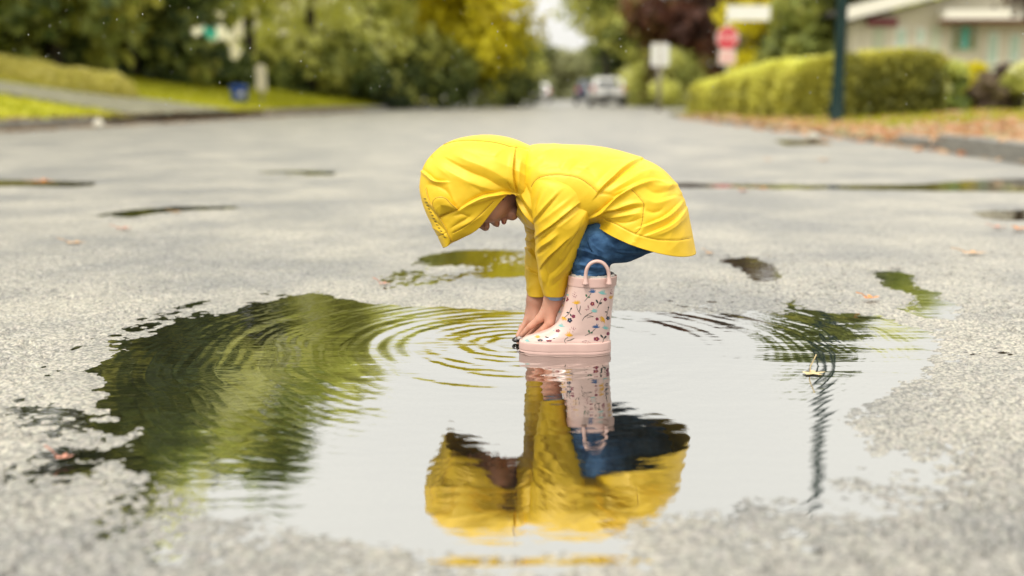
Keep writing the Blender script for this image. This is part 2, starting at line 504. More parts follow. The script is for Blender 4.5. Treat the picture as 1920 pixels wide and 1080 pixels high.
def build_road():
    d0, d1, k = 0.80, 13.0, 0.0029
    nr = int(math.log(d1 / d0) / k) + 1
    nc = 440; half = 0.64
    d = d0 * np.exp(np.linspace(0, math.log(d1 / d0), nr))
    s = np.linspace(-half, half, nc)
    X = d[:, None] * s[None, :]; Y = np.repeat(d[:, None], nc, 1)
    jit = 0.25 * k
    X = X + d[:, None] * jit * (RNG.random(X.shape) - .5); Y = Y + d[:, None] * jit * (RNG.random(X.shape) - .5)
    Z = road_z(X, Y, (d * k)[:, None])
    V = np.stack([X, Y, Z], -1).reshape(-1, 3)
    F = grid_faces(nr, nc)
    # the rest of the carriageway around the finely stoned stretch
    ze = 0.004
    far = []
    V2 = [(-d0 * half, d0, ze), (d0 * half, d0, ze), (-d1 * half, d1, ze), (d1 * half, d1, ze),
          (-30, -8, ze), (30, -8, ze), (-30, d1, ze), (30, d1, ze), (-30, d0, ze), (30, d0, ze), (-30, 400, ze), (50, 400, ze)]
    F2 = [(4, 5, 9, 1), (4, 1, 0, 8), (8, 0, 2, 6), (1, 9, 7, 3), (6, 2, 3, 7), (6, 7, 11, 10)]
    F2 = [(4, 5, 9, 1), (4, 1, 0, 8), (8, 0, 2, 6), (1, 9, 7, 3)]
    b = len(V)
    V = np.vstack([V, V2])
    F = np.vstack([F, np.array(F2) + b, [[b + 6, b + 7, b + 11, b + 10]]])
    o = add('road', V, F, M['asphalt'])
    tag(o, kind='structure')
build_road()
gv = [(-600, -60, -0.06), (600, -60, -0.06), (600, 900, -0.06), (-600, 900, -0.06)]
tag(add('ground', gv, [(0, 1, 2, 3)], M['soil_pale']), kind='structure')

# ------------------------------------------------------------------ puddles
RC = G(1045, 655)     # where the boots stir the water
RC2 = G(968, 645)
def water_z(X, Y):
    r = np.hypot(X - RC[0], (Y - RC[1] - 0.05))
    r2 = np.hypot(X - RC2[0], Y - RC2[1])
    ph = 0.35 * vnoise(X * 3, Y * 3, seed=31) + 0.22 * vnoise(X * 8, Y * 8, seed=32)
    env = sstep(0.05, 0.14, r) * sstep(0.95, 0.62, r)
    ring = 0.8 * np.sin(2 * math.pi * (r - 0.09 * r * r) / 0.088 + 2 * ph) + 0.30 * np.sin(2 * math.pi * r / 0.041 + 4 * ph + 1.0) + 0.35 * np.sin(2 * math.pi * r / 0.142 + 1.5 * ph + 2.0)
    az = np.arctan2(Y - RC[1] - .05, X - RC[0])
    amp = 0.00038 * (0.35 + 1.0 * sstep(-0.5, 0.7, vnoise(X * 2.1, Y * 2.1, seed=33) + 0.35 * np.cos(2 * az)))
    env = env * (0.12 + 0.88 * sstep(RC[1] - .36, RC[1] - .16, Y))
    z = amp * env * ring
    env2 = sstep(0.03, 0.06, r2) * np.exp(-r2 / 0.30)
    z += 0.00028 * env2 * np.sin(2 * math.pi * r2 / 0.036)
    cap = sstep(0.25, 0.5, r) * sstep(0.85, 0.6, r) * sstep(0.1, 0.6, (X - RC[0]) )
    z += 0.00013 * cap * np.sin(2 * math.pi * (r * 58 + 0.8 * vnoise(X * 9, Y * 9, seed=35)))
    capL = sstep(0.3, 0.5, r) * sstep(1.0, 0.7, r) * sstep(-0.1, -0.5, (X - RC[0]))
    z += 0.00010 * capL * np.sin(2 * math.pi * (r * 42 + 1.2 * vnoise(X * 7, Y * 7, seed=36)))
    z += 0.00022 * vnoise(X * 4, Y * 16, seed=41) + 0.00010 * vnoise(X * 11, Y * 34, seed=42)
    z += 0.0011 * np.exp(-((Y - 1.055 - 0.03 * X) / 0.016) ** 2) * sstep(-0.35, -0.1, X) * sstep(0.4, 0.2, X)
    return z

def water_sheet(poly, name, label, group, step, ripple=False):
    lo, hi = poly.min(0) - 0.06, poly.max(0) + 0.06
    xs = np.arange(lo[0], hi[0] + step, step); ys = np.arange(lo[1], hi[1] + step, step)
    Y, X = np.meshgrid(ys, xs, indexing='ij')
    Z = water_z(X, Y) if ripple else 0.00012 * vnoise(X * 8, Y * 25, seed=44)
    V = np.stack([X, Y, Z], -1).reshape(-1, 3)
    F = grid_faces(len(ys), len(xs))
    keep = (signed_dist(V[:, :2], poly) < 0.11)
    F = F[keep[F].all(1)]
    used = np.unique(F); re = np.full(len(V), -1); re[used] = np.arange(len(used))
    o = add(name, V[used], re[F], M['water'])
    tag(o, label, None, group, 'structure')
    return o
water_sheet(MAIN, 'puddle_water', 'large rippled puddle around the boots', None, 0.0055, True)
PL = ['shallow puddle behind the sleeve reflecting the yellow tree', 'small dark puddle right of the coat hem', 'tiny dark puddle beyond the right rim of the big puddle', 'narrow puddle touching the right rim of the big puddle', 'long thin gutter puddle across the right half of the road', 'dark puddle at the right edge of the road', 'puddle far up the street beyond the coat', 'dark narrow puddle at the left edge of the road', 'faint damp hollow on the left half of the road', 'thin curved crack of water on the left half of the road', 'small puddle below the fallen leaves']
for (poly, dep), lb in zip(SMALL, PL):
    water_sheet(poly, 'puddle_water', lb, None, 0.03 if poly[:, 1].min() > 4 else 0.015)

# ------------------------------------------------------------------ kerbs, verges, lawn, driveway
KL = spline([(-8.9, 6), (-7.9, 11), (-7.15, 15), (-6.3, 22), (-5.5, 30), (-4.6, 39), (-3.4, 60), (0.0, 130), (5, 230)], 120)
def kerb_left_x(y): return np.interp(y, KL[:, 1], KL[:, 0])
def left_z(X, Y):
    d = kerb_left_x(Y) - X
    return 0.13 + np.clip(0.19 * d, 0, 1.0 + 0.02 * np.clip(d, 0, 40)) * sstep(0, 0.6, d) * sstep(60, 44, Y) + 0.03 * vnoise(X * 1.3, Y * 1.3, seed=51) * sstep(0.2, 1, d)
def verge_sheet(name, n_y, n_d, ys, xf, zf, dmax, m, sgn):
    y = np.linspace(*ys, n_y); dd = np.linspace(0, 1, n_d) ** 1.6 * dmax
    Y = np.repeat(y[:, None], n_d, 1); X = xf(Y) + sgn * dd[None, :]
    Z = zf(X, Y)
    V = np.stack([X, Y, Z], -1).reshape(-1, 3)
    F = grid_faces(n_y, n_d)
    if sgn < 0: F = F[:, ::-1]
    o = add(name, V, F, m); tag(o, kind='structure'); return o
verge_sheet('lawn', 160, 60, (6, 120), lambda Y: kerb_left_x(Y) - 0.16, left_z, 60, M['soil'], -1)
# right verge: kerb line with a rounded corner into the side street
KR = spline([(3.45, 4), (3.55, 6), (3.72, 8.5), (3.80, 12), (3.85, 17), (3.85, 23), (3.95, 27), (4.6, 29.6), (6.2, 31.3), (9.0, 32.2), (22, 33)], 160)
def right_z(X, Y):
    d = np.min(np.stack([np.hypot(X - a, Y - b) for a, b in KR[::4]]), 0)
    return 0.045 + 0.045 * np.clip(d, 0, 4) + 0.07 * sstep(10.5, 8.5, Y) * sstep(.5, 0, d) + 0.02 * vnoise(X * 2, Y * 2, seed=57)
def build_right():
    N = 110; rows = []
    K = spline(KR, N)
    tgt = np.array([16.0, 10.0])
    n_d = 36
    V = []
    for i in range(N):
        p = K[i]; q = np.array([22.0, min(4 + i * 0.22, 30)])
        for t in np.linspace(0, 1, n_d) ** 1.6:
            a = p * (1 - t) + q * t
            V.append((a[0], a[1], 0))
    V = np.array(V); V[:, 2] = right_z(V[:, 0], V[:, 1])
    o = add('verge', V, grid_faces(N, n_d)[:, ::-1], M['soil_pale']); tag(o, kind='structure')
build_right()

def kerb_stones(line, name, label, w, h, L0, sgn, ymax, drop=None):
    """Kerb of separate stones laid end to end."""
    root = thing(name, (line[0][0], line[0][1], 0), label, 'kerb')
    d = np.concatenate([[0], np.cumsum(np.hypot(*np.diff(line, axis=0).T))])
    n = int(d[-1] / L0)
    me = None
    for i in range(n):
        a = np.array([np.interp(i * L0, d, line[:, 0]), np.interp(i * L0, d, line[:, 1])])
        b = np.array([np.interp((i + 1) * L0, d, line[:, 0]), np.interp((i + 1) * L0, d, line[:, 1])])
        if a[1] > ymax: break
        hh = drop(a) if drop else h
        c = (a + b) / 2; ang = math.atan2(*(b - a)[::-1])
        if me is None:
            mb = MB(); l, ww, z0, z1, bv = L0 / 2 - 0.006, w / 2, -0.05, 1.0, 0.02
            prof = [(-ww, z0), (ww, z0), (ww, 0.93), (ww - bv, 1.0), (-ww + bv, 1.0), (-ww, 0.93)]
            V = [(-l, y, z) for y, z in prof] + [(l, y, z) for y, z in prof]; k = 6
            F = [tuple(range(k)), tuple(range(2 * k - 1, k - 1, -1))] + [(q, q + k, (q + 1) % k + k, (q + 1) % k) for q in range(k)]
            me = make_mesh('kerb_stone', V, F, M['kerb'], False)
        o = link('kerb_stone', me, root, (c[0] - line[0][0], c[1] - line[0][1], random.uniform(-.004, .004)))
        o.rotation_euler = (0, 0, ang + random.uniform(-.006, .006)); o.scale = (1, 1, hh)
def dropL(a):
    y = a[1]
    return 0.145 if (y < 17.5 or y > 25) else 0.05
kerb_stones(spline(np.column_stack([kerb_left_x(np.linspace(6, 60, 90)) - 0.08, np.linspace(6, 60, 90)]), 200), 'kerb', 'low grey kerb along the lawn on the left side of the road', 0.16, 0.145, 1.2, -1, 60, dropL)
def dropR(a):
    return 0.155 - 0.105 * float(sstep(9.0, 10.2, a[1]))
kerb_stones(KR + np.array([0.08, 0]), 'kerb', 'dark kerb below the orange leaves on the right side of the road', 0.16, 0.12, 1.1, 1, 27, dropR)

# driveway on the lawn
def strip(name, left, right, n, m, zf, lift):
    A = spline(left, n); B = spline(right, n); k = 8
    V = []
    for a, b in zip(A, B):
        for t in np.linspace(0, 1, k):
            V.append((*(a * (1 - t) + b * t), 0))
    V = np.array(V); V[:, 2] = zf(V[:, 0], V[:, 1]) + lift
    o = add(name, V, grid_faces(n, k), m); tag(o, kind='structure'); return o
strip('driveway', [(-6.55, 19.6), (-7.6, 18.8), (-9.0, 18.4), (-14, 17.5)], [(-5.9, 25.0), (-7.6, 22.5), (-9.6, 20.6), (-15, 19.6)], 40, M['concrete'], left_z, 0.035)
# ------------------------------------------------------------------ grass
def grass(name, pts, m, h, label, seed):
    r = np.random.default_rng(seed); n = len(pts)
    a = r.random(n) * 6.28; hh = h * (0.5 + r.random(n)); w = 0.006 + 0.004 * r.random(n) + 0.0008 * pts[:, 1]
    lean = (r.random((n, 2)) - .5) * 0.8 * hh[:, None]
    dx, dy = np.cos(a) * w, np.sin(a) * w
    A = pts + np.stack([-dx, -dy, np.zeros(n)], 1); B = pts + np.stack([dx, dy, np.zeros(n)], 1)
    C = pts + np.stack([lean[:, 0], lean[:, 1], hh], 1)
    V = np.stack([A, B, C], 1).reshape(-1, 3); F = np.arange(3 * n).reshape(-1, 3)
    o = add(name, V, F, m, smooth=False); tone_attr(o.data, np.clip(r.random(n) * .7 + .3 * (0.5 + 0.5 * vnoise(pts[:, 0] * .7, pts[:, 1] * .7, seed=seed)), 0, 1))
    tag(o, label, None, None, 'stuff'); return o
M['grass'] = leaf_mat('lawn_grass', [(0.28, 0.30, 0.010), (0.46, 0.46, 0.014), (0.56, 0.53, 0.05)])
n = 45000
yy = 10 + 36 * RNG.random(n) ** 1.3
dd = 0.05 + 9 * RNG.random(n) ** 1.2
P = np.stack([kerb_left_x(yy) - 0.2 - dd, yy, np.zeros(n)], 1)
dv = np.vstack([spline([(-6.55, 19.6), (-7.6, 18.8), (-9.0, 18.4), (-14, 17.5)], 20), spline([(-5.9, 25.0), (-7.6, 22.5), (-9.6, 20.6), (-15, 19.6)], 20)[::-1]])
P = P[signed_dist(P[:, :2], dv) > 0.05]
P[:, 2] = left_z(P[:, 0], P[:, 1]) - 0.01
grass('lawn_grass', P, M['grass'], 0.075, 'bright green lawn grass on the left bank', 1)
n = 26000
P = np.stack([3.9 + 13 * RNG.random(n), 9 + 19 * RNG.random(n), np.zeros(n)], 1)
lim = 13.6 - 0.12 * (P[:, 0] - 5)
P = P[(P[:, 1] > lim) & (P[:, 1] < 28)]
kr_ok = np.array([np.min(np.hypot(KR[:, 0] - x, KR[:, 1] - y)) > 0.3 for x, y, _ in P])
P = P[kr_ok & (P[:, 0] > np.interp(P[:, 1], KR[:, 1], KR[:, 0]))]
P[:, 2] = right_z(P[:, 0], P[:, 1]) - 0.01
grass('verge_grass', P, M['grass'], 0.07, 'yellow green grass in front of the hedge on the right', 2)

# ------------------------------------------------------------------ foliage
def leaf_cards(C, R, n, size, rng, shell=0.55, aspect=1.6):
    """n leaf quads in and on the ellipsoids centred C (k,3) with radii R (k,3)."""
    k = len(C)
    vol = (R[:, 0] * R[:, 1] * R[:, 2]) ** (2 / 3.); pr = vol / vol.sum()
    idx = rng.choice(k, n, p=pr)
    d = rng.normal(size=(n, 3)); d /= np.linalg.norm(d, axis=1, keepdims=True)
    rad = shell + (1.05 - shell) * rng.random(n) ** 0.6
    P = C[idx] + d * R[idx] * rad[:, None]
    nrm = d + 0.6 * rng.normal(size=(n, 3)); nrm[:, 2] += 0.35; nrm /= np.linalg.norm(nrm, axis=1, keepdims=True)
    u = np.cross(nrm, rng.normal(size=(n, 3))); u /= np.linalg.norm(u, axis=1, keepdims=True)
    v = np.cross(nrm, u)
    s = (size * (0.6 + 0.8 * rng.random(n)))[:, None]
    V = np.stack([P - u * s * aspect * .5, P + v * s * .5 - u * s * .05, P + u * s * aspect * .5, P - v * s * .5 + u * s * .1], 1).reshape(-1, 3)
    F = np.arange(4 * n).reshape(-1, 4)
    return V, F, idx, P
def tree(px, Y, zb, H, R, mcrown, mtrunk, label, n=4200, size=0.26, low=0.18, k=26, seed=0, name='tree', group=None, cat='tree', squash=1.0, shell=0.74, cr=1.0, carve=None, X=None):
    rng = np.random.default_rng(1000 + seed)
    bx = (px - 960) / FPX * (Y * CT) if X is None else X
    base = np.array([bx, Y, zb])
    root = thing(name, base, label, cat, group)
    # crown: uneven clumps, wide in the middle
    cz = low + (1 - low) * rng.random(k) ** 0.9
    prof = np.sin(np.clip((cz - low) / (1 - low) * 0.88 + 0.12, 0, 1) * math.pi) ** 0.6
    a = rng.random(k) * 6.283; rr = R * prof * np.sqrt(rng.random(k)) * 0.85
    C = np.stack([rr * np.cos(a), rr * np.sin(a) * squash, cz * H * 0.93], 1)
    rad = cr * R * (0.26 + 0.24 * rng.random(k))[:, None] * np.array([1, 1, 0.75])
    V, F, idx, P = leaf_cards(C, rad, n, size, rng, shell)
    J = rng.normal(size=(n, 3)) * (0.085 * R)
    V = (V.reshape(-1, 4, 3) + J[:, None]).reshape(-1, 3); P = P + J
    tone = np.clip(rng.random(k)[idx] * 0.85 + 0.35 * rng.random(n) - .1, 0, 1)
    if carve is not None:
        q = proj(P + base); keep = np.ones(n, bool)
        for (cx, cy, rx, ry) in carve:
            keep &= ((q[0] - cx) / rx) ** 2 + ((q[1] - cy) / ry) ** 2 > 1
        kk = np.repeat(keep, 4)
        V = V[kk]; tone = tone[keep]; F = np.arange(len(V)).reshape(-1, 4)
    cr = add('crown', V, F, mcrown, root, (0, 0, 0), smooth=False); tone_attr(cr.data, tone)
    r0 = 0.03 * H ** 0.9 * 0.5 + 0.03
    mb = MB()
    mb.tube([(0, 0, -0.15), (0.05 * R * .3, 0, H * .2), (-0.03 * R, 0.02, H * .45), (0.02, 0, H * .8)], [r0 * 1.25, r0, r0 * .7, r0 * .2], 9)
    tr = mb.obj('trunk', mtrunk, root, local=True, smooth=True)
    for q in range(5):
        i = rng.integers(k); z0 = H * (0.18 + 0.4 * rng.random())
        mb2 = MB(); e = C[i]
        mb2.tube([(0, 0, z0), (e[0] * .5, e[1] * .5, (z0 + e[2]) / 2 - .05), tuple(e)], [r0 * .5, r0 * .33, r0 * .1], 6)
        mb2.obj('limb', mtrunk, tr, local=True, smooth=True)
    return root
M['bark'] = mat('dark_bark', (0.045, 0.035, 0.028), 0.9, var=0.4, vscale=8, bump=0.02, bscale=15)
LM = {
 'dark': leaf_mat('leaf_dark_green', [(0.023, 0.039, 0.014), (0.091, 0.131, 0.034), (0.298, 0.333, 0.076), (0.692, 0.664, 0.158)]),
 'mid': leaf_mat('leaf_mid_green', [(0.083, 0.12, 0.035), (0.314, 0.398, 0.086), (0.82, 0.82, 0.19), (0.82, 0.82, 0.426)]),
 'olive': leaf_mat('leaf_olive', [(0.139, 0.163, 0.037), (0.502, 0.516, 0.107), (0.82, 0.82, 0.224), (0.82, 0.82, 0.533)]),
 'yellow': leaf_mat('leaf_yellow', [(0.34, 0.30, 0.012), (0.60, 0.53, 0.016), (0.80, 0.71, 0.02), (0.82, 0.72, 0.07)]),
 'red': leaf_mat('leaf_red_brown', [(0.045, 0.022, 0.015), (0.12, 0.045, 0.027), (0.225, 0.09, 0.045), (0.21, 0.165, 0.03)]),
 'plum': leaf_mat('leaf_plum', [(0.06, 0.038, 0.03), (0.135, 0.09, 0.075), (0.255, 0.18, 0.135), (0.33, 0.285, 0.12)]),
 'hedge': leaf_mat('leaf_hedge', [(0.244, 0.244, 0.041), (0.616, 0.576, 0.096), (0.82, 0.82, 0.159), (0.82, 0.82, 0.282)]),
 'hedge2': leaf_mat('leaf_hedge_shaded', [(0.069, 0.083, 0.018), (0.238, 0.238, 0.045), (0.559, 0.516, 0.091), (0.82, 0.788, 0.177)]),  # shade on the camera-facing hedge arm is put into these darker leaves
 'pale': leaf_mat('leaf_hazy_far', [(0.15, 0.17, 0.06), (0.28, 0.29, 0.12), (0.42, 0.42, 0.22)]),  # haze over the far street is put into these paler leaves
}
bk = M['bark']
GL = 'trees along the left side of the street'
GAP = [(372, 58, 17, 14), (402, 64, 24, 16), (430, 68, 16, 18), (440, 95, 16, 22), (490, 135, 16, 30)]
tree(-60, 24, 1.2, 10.0, 3.4, LM['dark'], bk, 'dark evergreen tree at the very left edge behind the lawn', seed=1, group=GL, low=.1, carve=GAP)
tree(-420, 27, 1.2, 9.5, 3.4, LM['mid'], bk, 'green tree beyond the left edge of the lawn, far left of the bank', seed=91, group=GL, low=.08)
tree(-230, 24, 1.2, 9.0, 2.8, LM['dark'], bk, 'dark tree beyond the left edge above the bank', seed=92, group=GL, low=.08)
tree(110, 26, 1.1, 10.5, 2.9, LM['dark'], bk, 'dark green tree above the pale bank on the far left', seed=2, group=GL, low=.1, n=4600, k=19)
tree(250, 29, 1.1, 11.0, 2.9, LM['mid'], bk, 'green tree with olive tints, left of the pale house behind the trees', seed=3, group=GL, low=.1, carve=GAP, k=18)
tree(350, 31, 1.0, 10.0, 2.4, LM['dark'], bk, 'dark tree low to the lawn just left of the blue bin', seed=4, group=GL, low=.05, carve=GAP)
tree(470, 34, 1.0, 11.5, 2.6, LM['mid'], bk, 'mid green tree towering above the blue bin', seed=5, group=GL, low=.12, carve=GAP, k=18)
tree(585, 37, 0.9, 11.0, 2.7, LM['olive'], bk, 'olive green tree right of the pale board on the lawn', seed=6, group=GL, low=.1, carve=GAP, k=18)
tree(700, 42, 0.8, 8.2, 2.9, LM['olive'], bk, 'light olive tree next to the yellow tree', seed=7, group=GL, low=.14)
tree(640, 50, 0.8, 9.0, 3.2, LM['mid'], bk, 'green tree set back between the two olive trees', seed=8, group=GL, low=.1)
tree(800, 50, 0.7, 8.0, 2.6, LM['mid'], bk, 'green tree partly hidden by the yellow tree', seed=9, group=GL, low=.1)
tree(882, 46, 0.6, 9.2, 3.2, LM['yellow'], bk, 'bright yellow autumn tree in the middle of the street view', seed=10, group=GL, low=.13, n=9500, k=46, cr=.78, shell=.88)
tree(965, 62, 0.4, 3.8, 1.7, LM['olive'], bk, 'small olive tree right behind the yellow tree', seed=11, group=GL, low=.2, n=5000)
GS = 'dark shrubs under the trees on the left'
SH = [(560, 37, 1.9, 1.5), (640, 38, 2.1, 1.6), (720, 41, 2.2, 1.8), (800, 43, 2.3, 1.9), (880, 46, 2.4, 2.0), (955, 50, 2.6, 1.8)]
SL = ['leftmost dark shrub under the olive tree', 'dark shrub second from the left in the row under the trees', 'dark shrub under the light olive tree', 'dark shrub left of and below the yellow tree', 'dark shrub directly below the yellow tree', 'last dark shrub of the row, beside the far white car']
for i, (px, Y, h, r) in enumerate(SH):
    tree(px, Y, 0.35, h, r, LM['dark'], bk, SL[i], n=2600, size=0.2, low=.02, k=16, seed=40 + i, name='shrub', group=GS, cat='shrub')
for i, (px, Y, h, r, lb) in enumerate([(-120, 25, 2.6, 1.6, 'dark shrub at the left edge on top of the bank'), (0, 25.5, 2.6, 1.5, 'dark shrub behind the left end of the pale low hedge'), (95, 27, 2.7, 1.6, 'dark shrub behind the middle of the pale low hedge'), (190, 29, 2.7, 1.6, 'dark shrub behind the right end of the pale low hedge'), (285, 30, 2.6, 1.4, 'dark shrub midway between the pale low hedge and the blue bin'), (365, 30.5, 1.0, 1.1, 'low dark shrub left of the blue bin'), (430, 32, .9, 1.0, 'low dark shrub right behind the blue bin')]):
    tree(px, Y, 1.05, h, r, LM['dark'], bk, lb, n=3400, size=.17, low=.0, k=18, seed=140 + i, carve=GAP, name='shrub', group='dark shrubs on top of the left bank', cat='shrub')
# right-hand side and far end
tree(1134, 66, 0.0, 10.5, 3.4, LM['dark'], bk, 'tall dark tree overhanging the far end of the street', seed=20, low=.42, n=8000, size=.25)
tree(1168, 72, 0.1, 6.0, 2.2, LM['dark'], bk, 'dark tree behind the parked white car', seed=21, low=.05, n=5000)
tree(1192, 54, 0.1, 4.6, 1.5, LM['olive'], bk, 'yellow green small tree left of the blank white sign', seed=22, low=.1, n=4500)
tree(1275, 48, 0.1, 9.0, 2.5, LM['red'], bk, 'red brown tree behind the blank white sign', seed=23, low=.06, n=9000, k=48, cr=.62)
tree(1375, 52, 0.1, 10.4, 2.8, LM['plum'], bk, 'dark brown tree behind the stop sign', seed=24, low=.06, n=8000, k=48, cr=.62)
tree(1425, 38, 0.1, 4.8, 1.5, LM['yellow'], bk, 'yellow green conifer right of the stop sign', seed=25, low=.02, n=6000, size=.14)
tree(1500, 37, 0.1, 4.2, 1.0, LM['olive'], bk, 'narrow yellow green tree beside the pale utility pole', seed=26, low=.02, n=4000, size=.14)
tree(1535, 31, 0.1, 7.2, 1.9, LM['dark'], bk, 'dark green tree behind the green lamp post', seed=27, low=.2, n=7000)
tree(1700, 52, 0.1, 11.0, 3.4, LM['mid'], bk, 'green tree behind the house roof', seed=28, low=.25, n=5000)
tree(1930, 21, 0.2, 5.2, 1.35, LM['plum'], bk, 'dark plum tree at the right edge in front of the house', seed=29, low=.38, n=2600, size=.12)
for i, (px, Y, h, r, lb) in enumerate([(1040, 150, 5.0, 5, 'pale distant tree at the left end of the street gap'), (1085, 170, 5.6, 6, 'pale distant tree in the middle of the street gap'), (1005, 120, 6, 4, 'pale distant tree behind the small olive tree'), (1145, 120, 6, 4, 'pale distant tree above the parked white car')]):
    tree(px, Y, 0, h, r, LM['pale'], bk, lb, n=2500, size=.6, low=.05, k=16, seed=60 + i, group='distant trees at the end of the street')
tree(1215, 50, 0.1, 1.7, 1.4, LM['olive'], bk, 'low olive shrub at the foot of the blank white sign', n=2500, size=.12, low=.02, k=14, seed=70, name='shrub', cat='shrub')
tree(1275, 46, 0.1, 2.3, 1.2, LM['olive'], bk, 'olive shrub left of the clipped hedge', n=2500, size=.12, low=.02, k=14, seed=71, name='shrub', cat='shrub')

def hedge(poly, heights, name, label, m, n, size, seed):
    """Clipped hedge along a path: poly = [(x, y)], heights per point, half thickness t."""
    rng = np.random.default_rng(seed)
    P = np.array(poly, float); base = np.array([P[0][0], P[0][1], 0.0])
    root = thing(name, base, label, 'hedge')
    S = spline(np.column_stack([P, heights]), 60)
    t = 0.55
    i = rng.integers(0, 59, n); f = rng.random(n)
    c = S[i] * (1 - f)[:, None] + S[i + 1] * f[:, None]
    endm = rng.random(n) < 0.16; which = rng.random(n) < .5
    c[endm] = np.where(which[endm][:, None], S[0], S[-1])
    dirv = S[i + 1, :2] - S[i, :2]; dirv /= np.linalg.norm(dirv, axis=1, keepdims=True)
    nrm = np.stack([-dirv[:, 1], dirv[:, 0]], 1)
    face = vnoise(c[:, 0] * 1.1, c[:, 1] * 1.1, rng.random(n) * 2.0, seed=seed + 21); lump = 0.09 * vnoise(c[:, 0] * 2.8, c[:, 1] * 2.8, face * 4, seed=seed)
    zz = rng.random(n); top = face < 0.3
    h = c[:, 2] * (1 + 0.09 * vnoise(c[:, 0] * 1.5, c[:, 1] * 1.5, seed=seed + 3))
    th = math.pi * rng.random(n); rr = 1.0 - 0.22 * rng.random(n) ** 2 + lump * 2.6 + 0.22 * (rng.random(n) > .93) * rng.random(n)
    cx_, sx_ = np.cos(th), np.sin(th)
    off = t * np.sign(cx_) * np.abs(cx_) ** .55 * rr
    z = h * np.clip(np.abs(sx_) ** .62 * (0.93 + .07 * rr), 0, 1.1)
    inner = rng.random(n) < .0
    off = np.where(endm, off * rng.random(n) ** .5, off); z = np.where(endm, z * rng.random(n) ** .4, z)
    Q = np.stack([c[:, 0] + nrm[:, 0] * off, c[:, 1] + nrm[:, 1] * off, z], 1)
    push = np.where(which, -1.0, 1.0) * endm * (.05 + .22 * (1 - (off / t) ** 2).clip(0, 1) * (1 - .5 * z / h)); Q[:, :2] += dirv * push[:, None]
    Q[:, 2] += right_z(Q[:, 0], Q[:, 1])
    d = rng.normal(size=(n, 3)); d[:, 2] += 0.6; d /= np.linalg.norm(d, axis=1, keepdims=True)
    u = np.cross(d, rng.normal(size=(n, 3))); u /= np.linalg.norm(u, axis=1, keepdims=True); v = np.cross(d, u)
    s = (size * (0.5 + rng.random(n)))[:, None]
    V = np.stack([Q - u * s, Q + v * s * .6, Q + u * s, Q - v * s * .6], 1).reshape(-1, 3)
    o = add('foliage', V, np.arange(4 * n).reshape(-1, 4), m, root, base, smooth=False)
    lumpn = 0.5 + 0.5 * vnoise(Q[:, 0] * 1.6, Q[:, 1] * 1.6 + 3, Q[:, 2] * 1.6, seed=seed + 9)
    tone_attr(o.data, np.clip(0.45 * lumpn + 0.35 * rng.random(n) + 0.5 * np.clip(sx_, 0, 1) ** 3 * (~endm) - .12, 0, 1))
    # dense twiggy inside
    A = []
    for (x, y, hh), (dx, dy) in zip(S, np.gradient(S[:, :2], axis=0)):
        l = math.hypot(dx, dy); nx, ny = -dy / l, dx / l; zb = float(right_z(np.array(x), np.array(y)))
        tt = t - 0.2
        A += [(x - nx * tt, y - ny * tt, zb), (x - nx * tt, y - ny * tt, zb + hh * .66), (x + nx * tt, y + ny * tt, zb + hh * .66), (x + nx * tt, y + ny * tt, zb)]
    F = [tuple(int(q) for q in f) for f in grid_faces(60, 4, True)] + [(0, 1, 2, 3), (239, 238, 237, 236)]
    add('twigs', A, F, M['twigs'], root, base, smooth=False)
    return root
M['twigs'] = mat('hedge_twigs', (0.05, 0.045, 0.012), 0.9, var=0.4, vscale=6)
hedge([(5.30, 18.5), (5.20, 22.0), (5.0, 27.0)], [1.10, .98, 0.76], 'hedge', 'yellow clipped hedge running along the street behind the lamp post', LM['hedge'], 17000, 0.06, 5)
hedge([(5.85, 18.35), (6.4, 18.3), (6.95, 18.45)], [1.08, 1.06, 1.0], 'hedge', 'clipped hedge with shade coloured into its dark green leaves, facing the road, right of the lamp post', LM['hedge2'], 10500, 0.06, 6)
GB = 'garden shrubs in front of the pale house'
for i, (px, Y, h, r, mk, lb) in enumerate([(1752, 18.8, .92, .42, 'yellow', 'yellow shrub at the right end of the clipped hedge'), (1788, 18.6, .86, .36, 'mid', 'round green shrub below the house window'), (1822, 19.2, .80, .40, 'yellow', 'low yellow shrub between the green shrub and the plum shrubs'), (1850, 18.6, .78, .34, 'plum', 'plum grey shrub left of the twin plum shrub'), (1882, 19.0, .76, .34, 'plum', 'plum grey shrub near the right edge'), (1915, 18.6, .92, .36, 'olive', 'olive shrub at the right edge before the house')]):
    tree(px, Y, float(right_z(np.array((px - 960) / FPX * Y * CT), np.array(float(Y)))), h, r, LM[mk], bk, lb, n=2600, size=.06, low=.02, k=14, seed=80 + i, name='shrub', group=GB, cat='shrub')

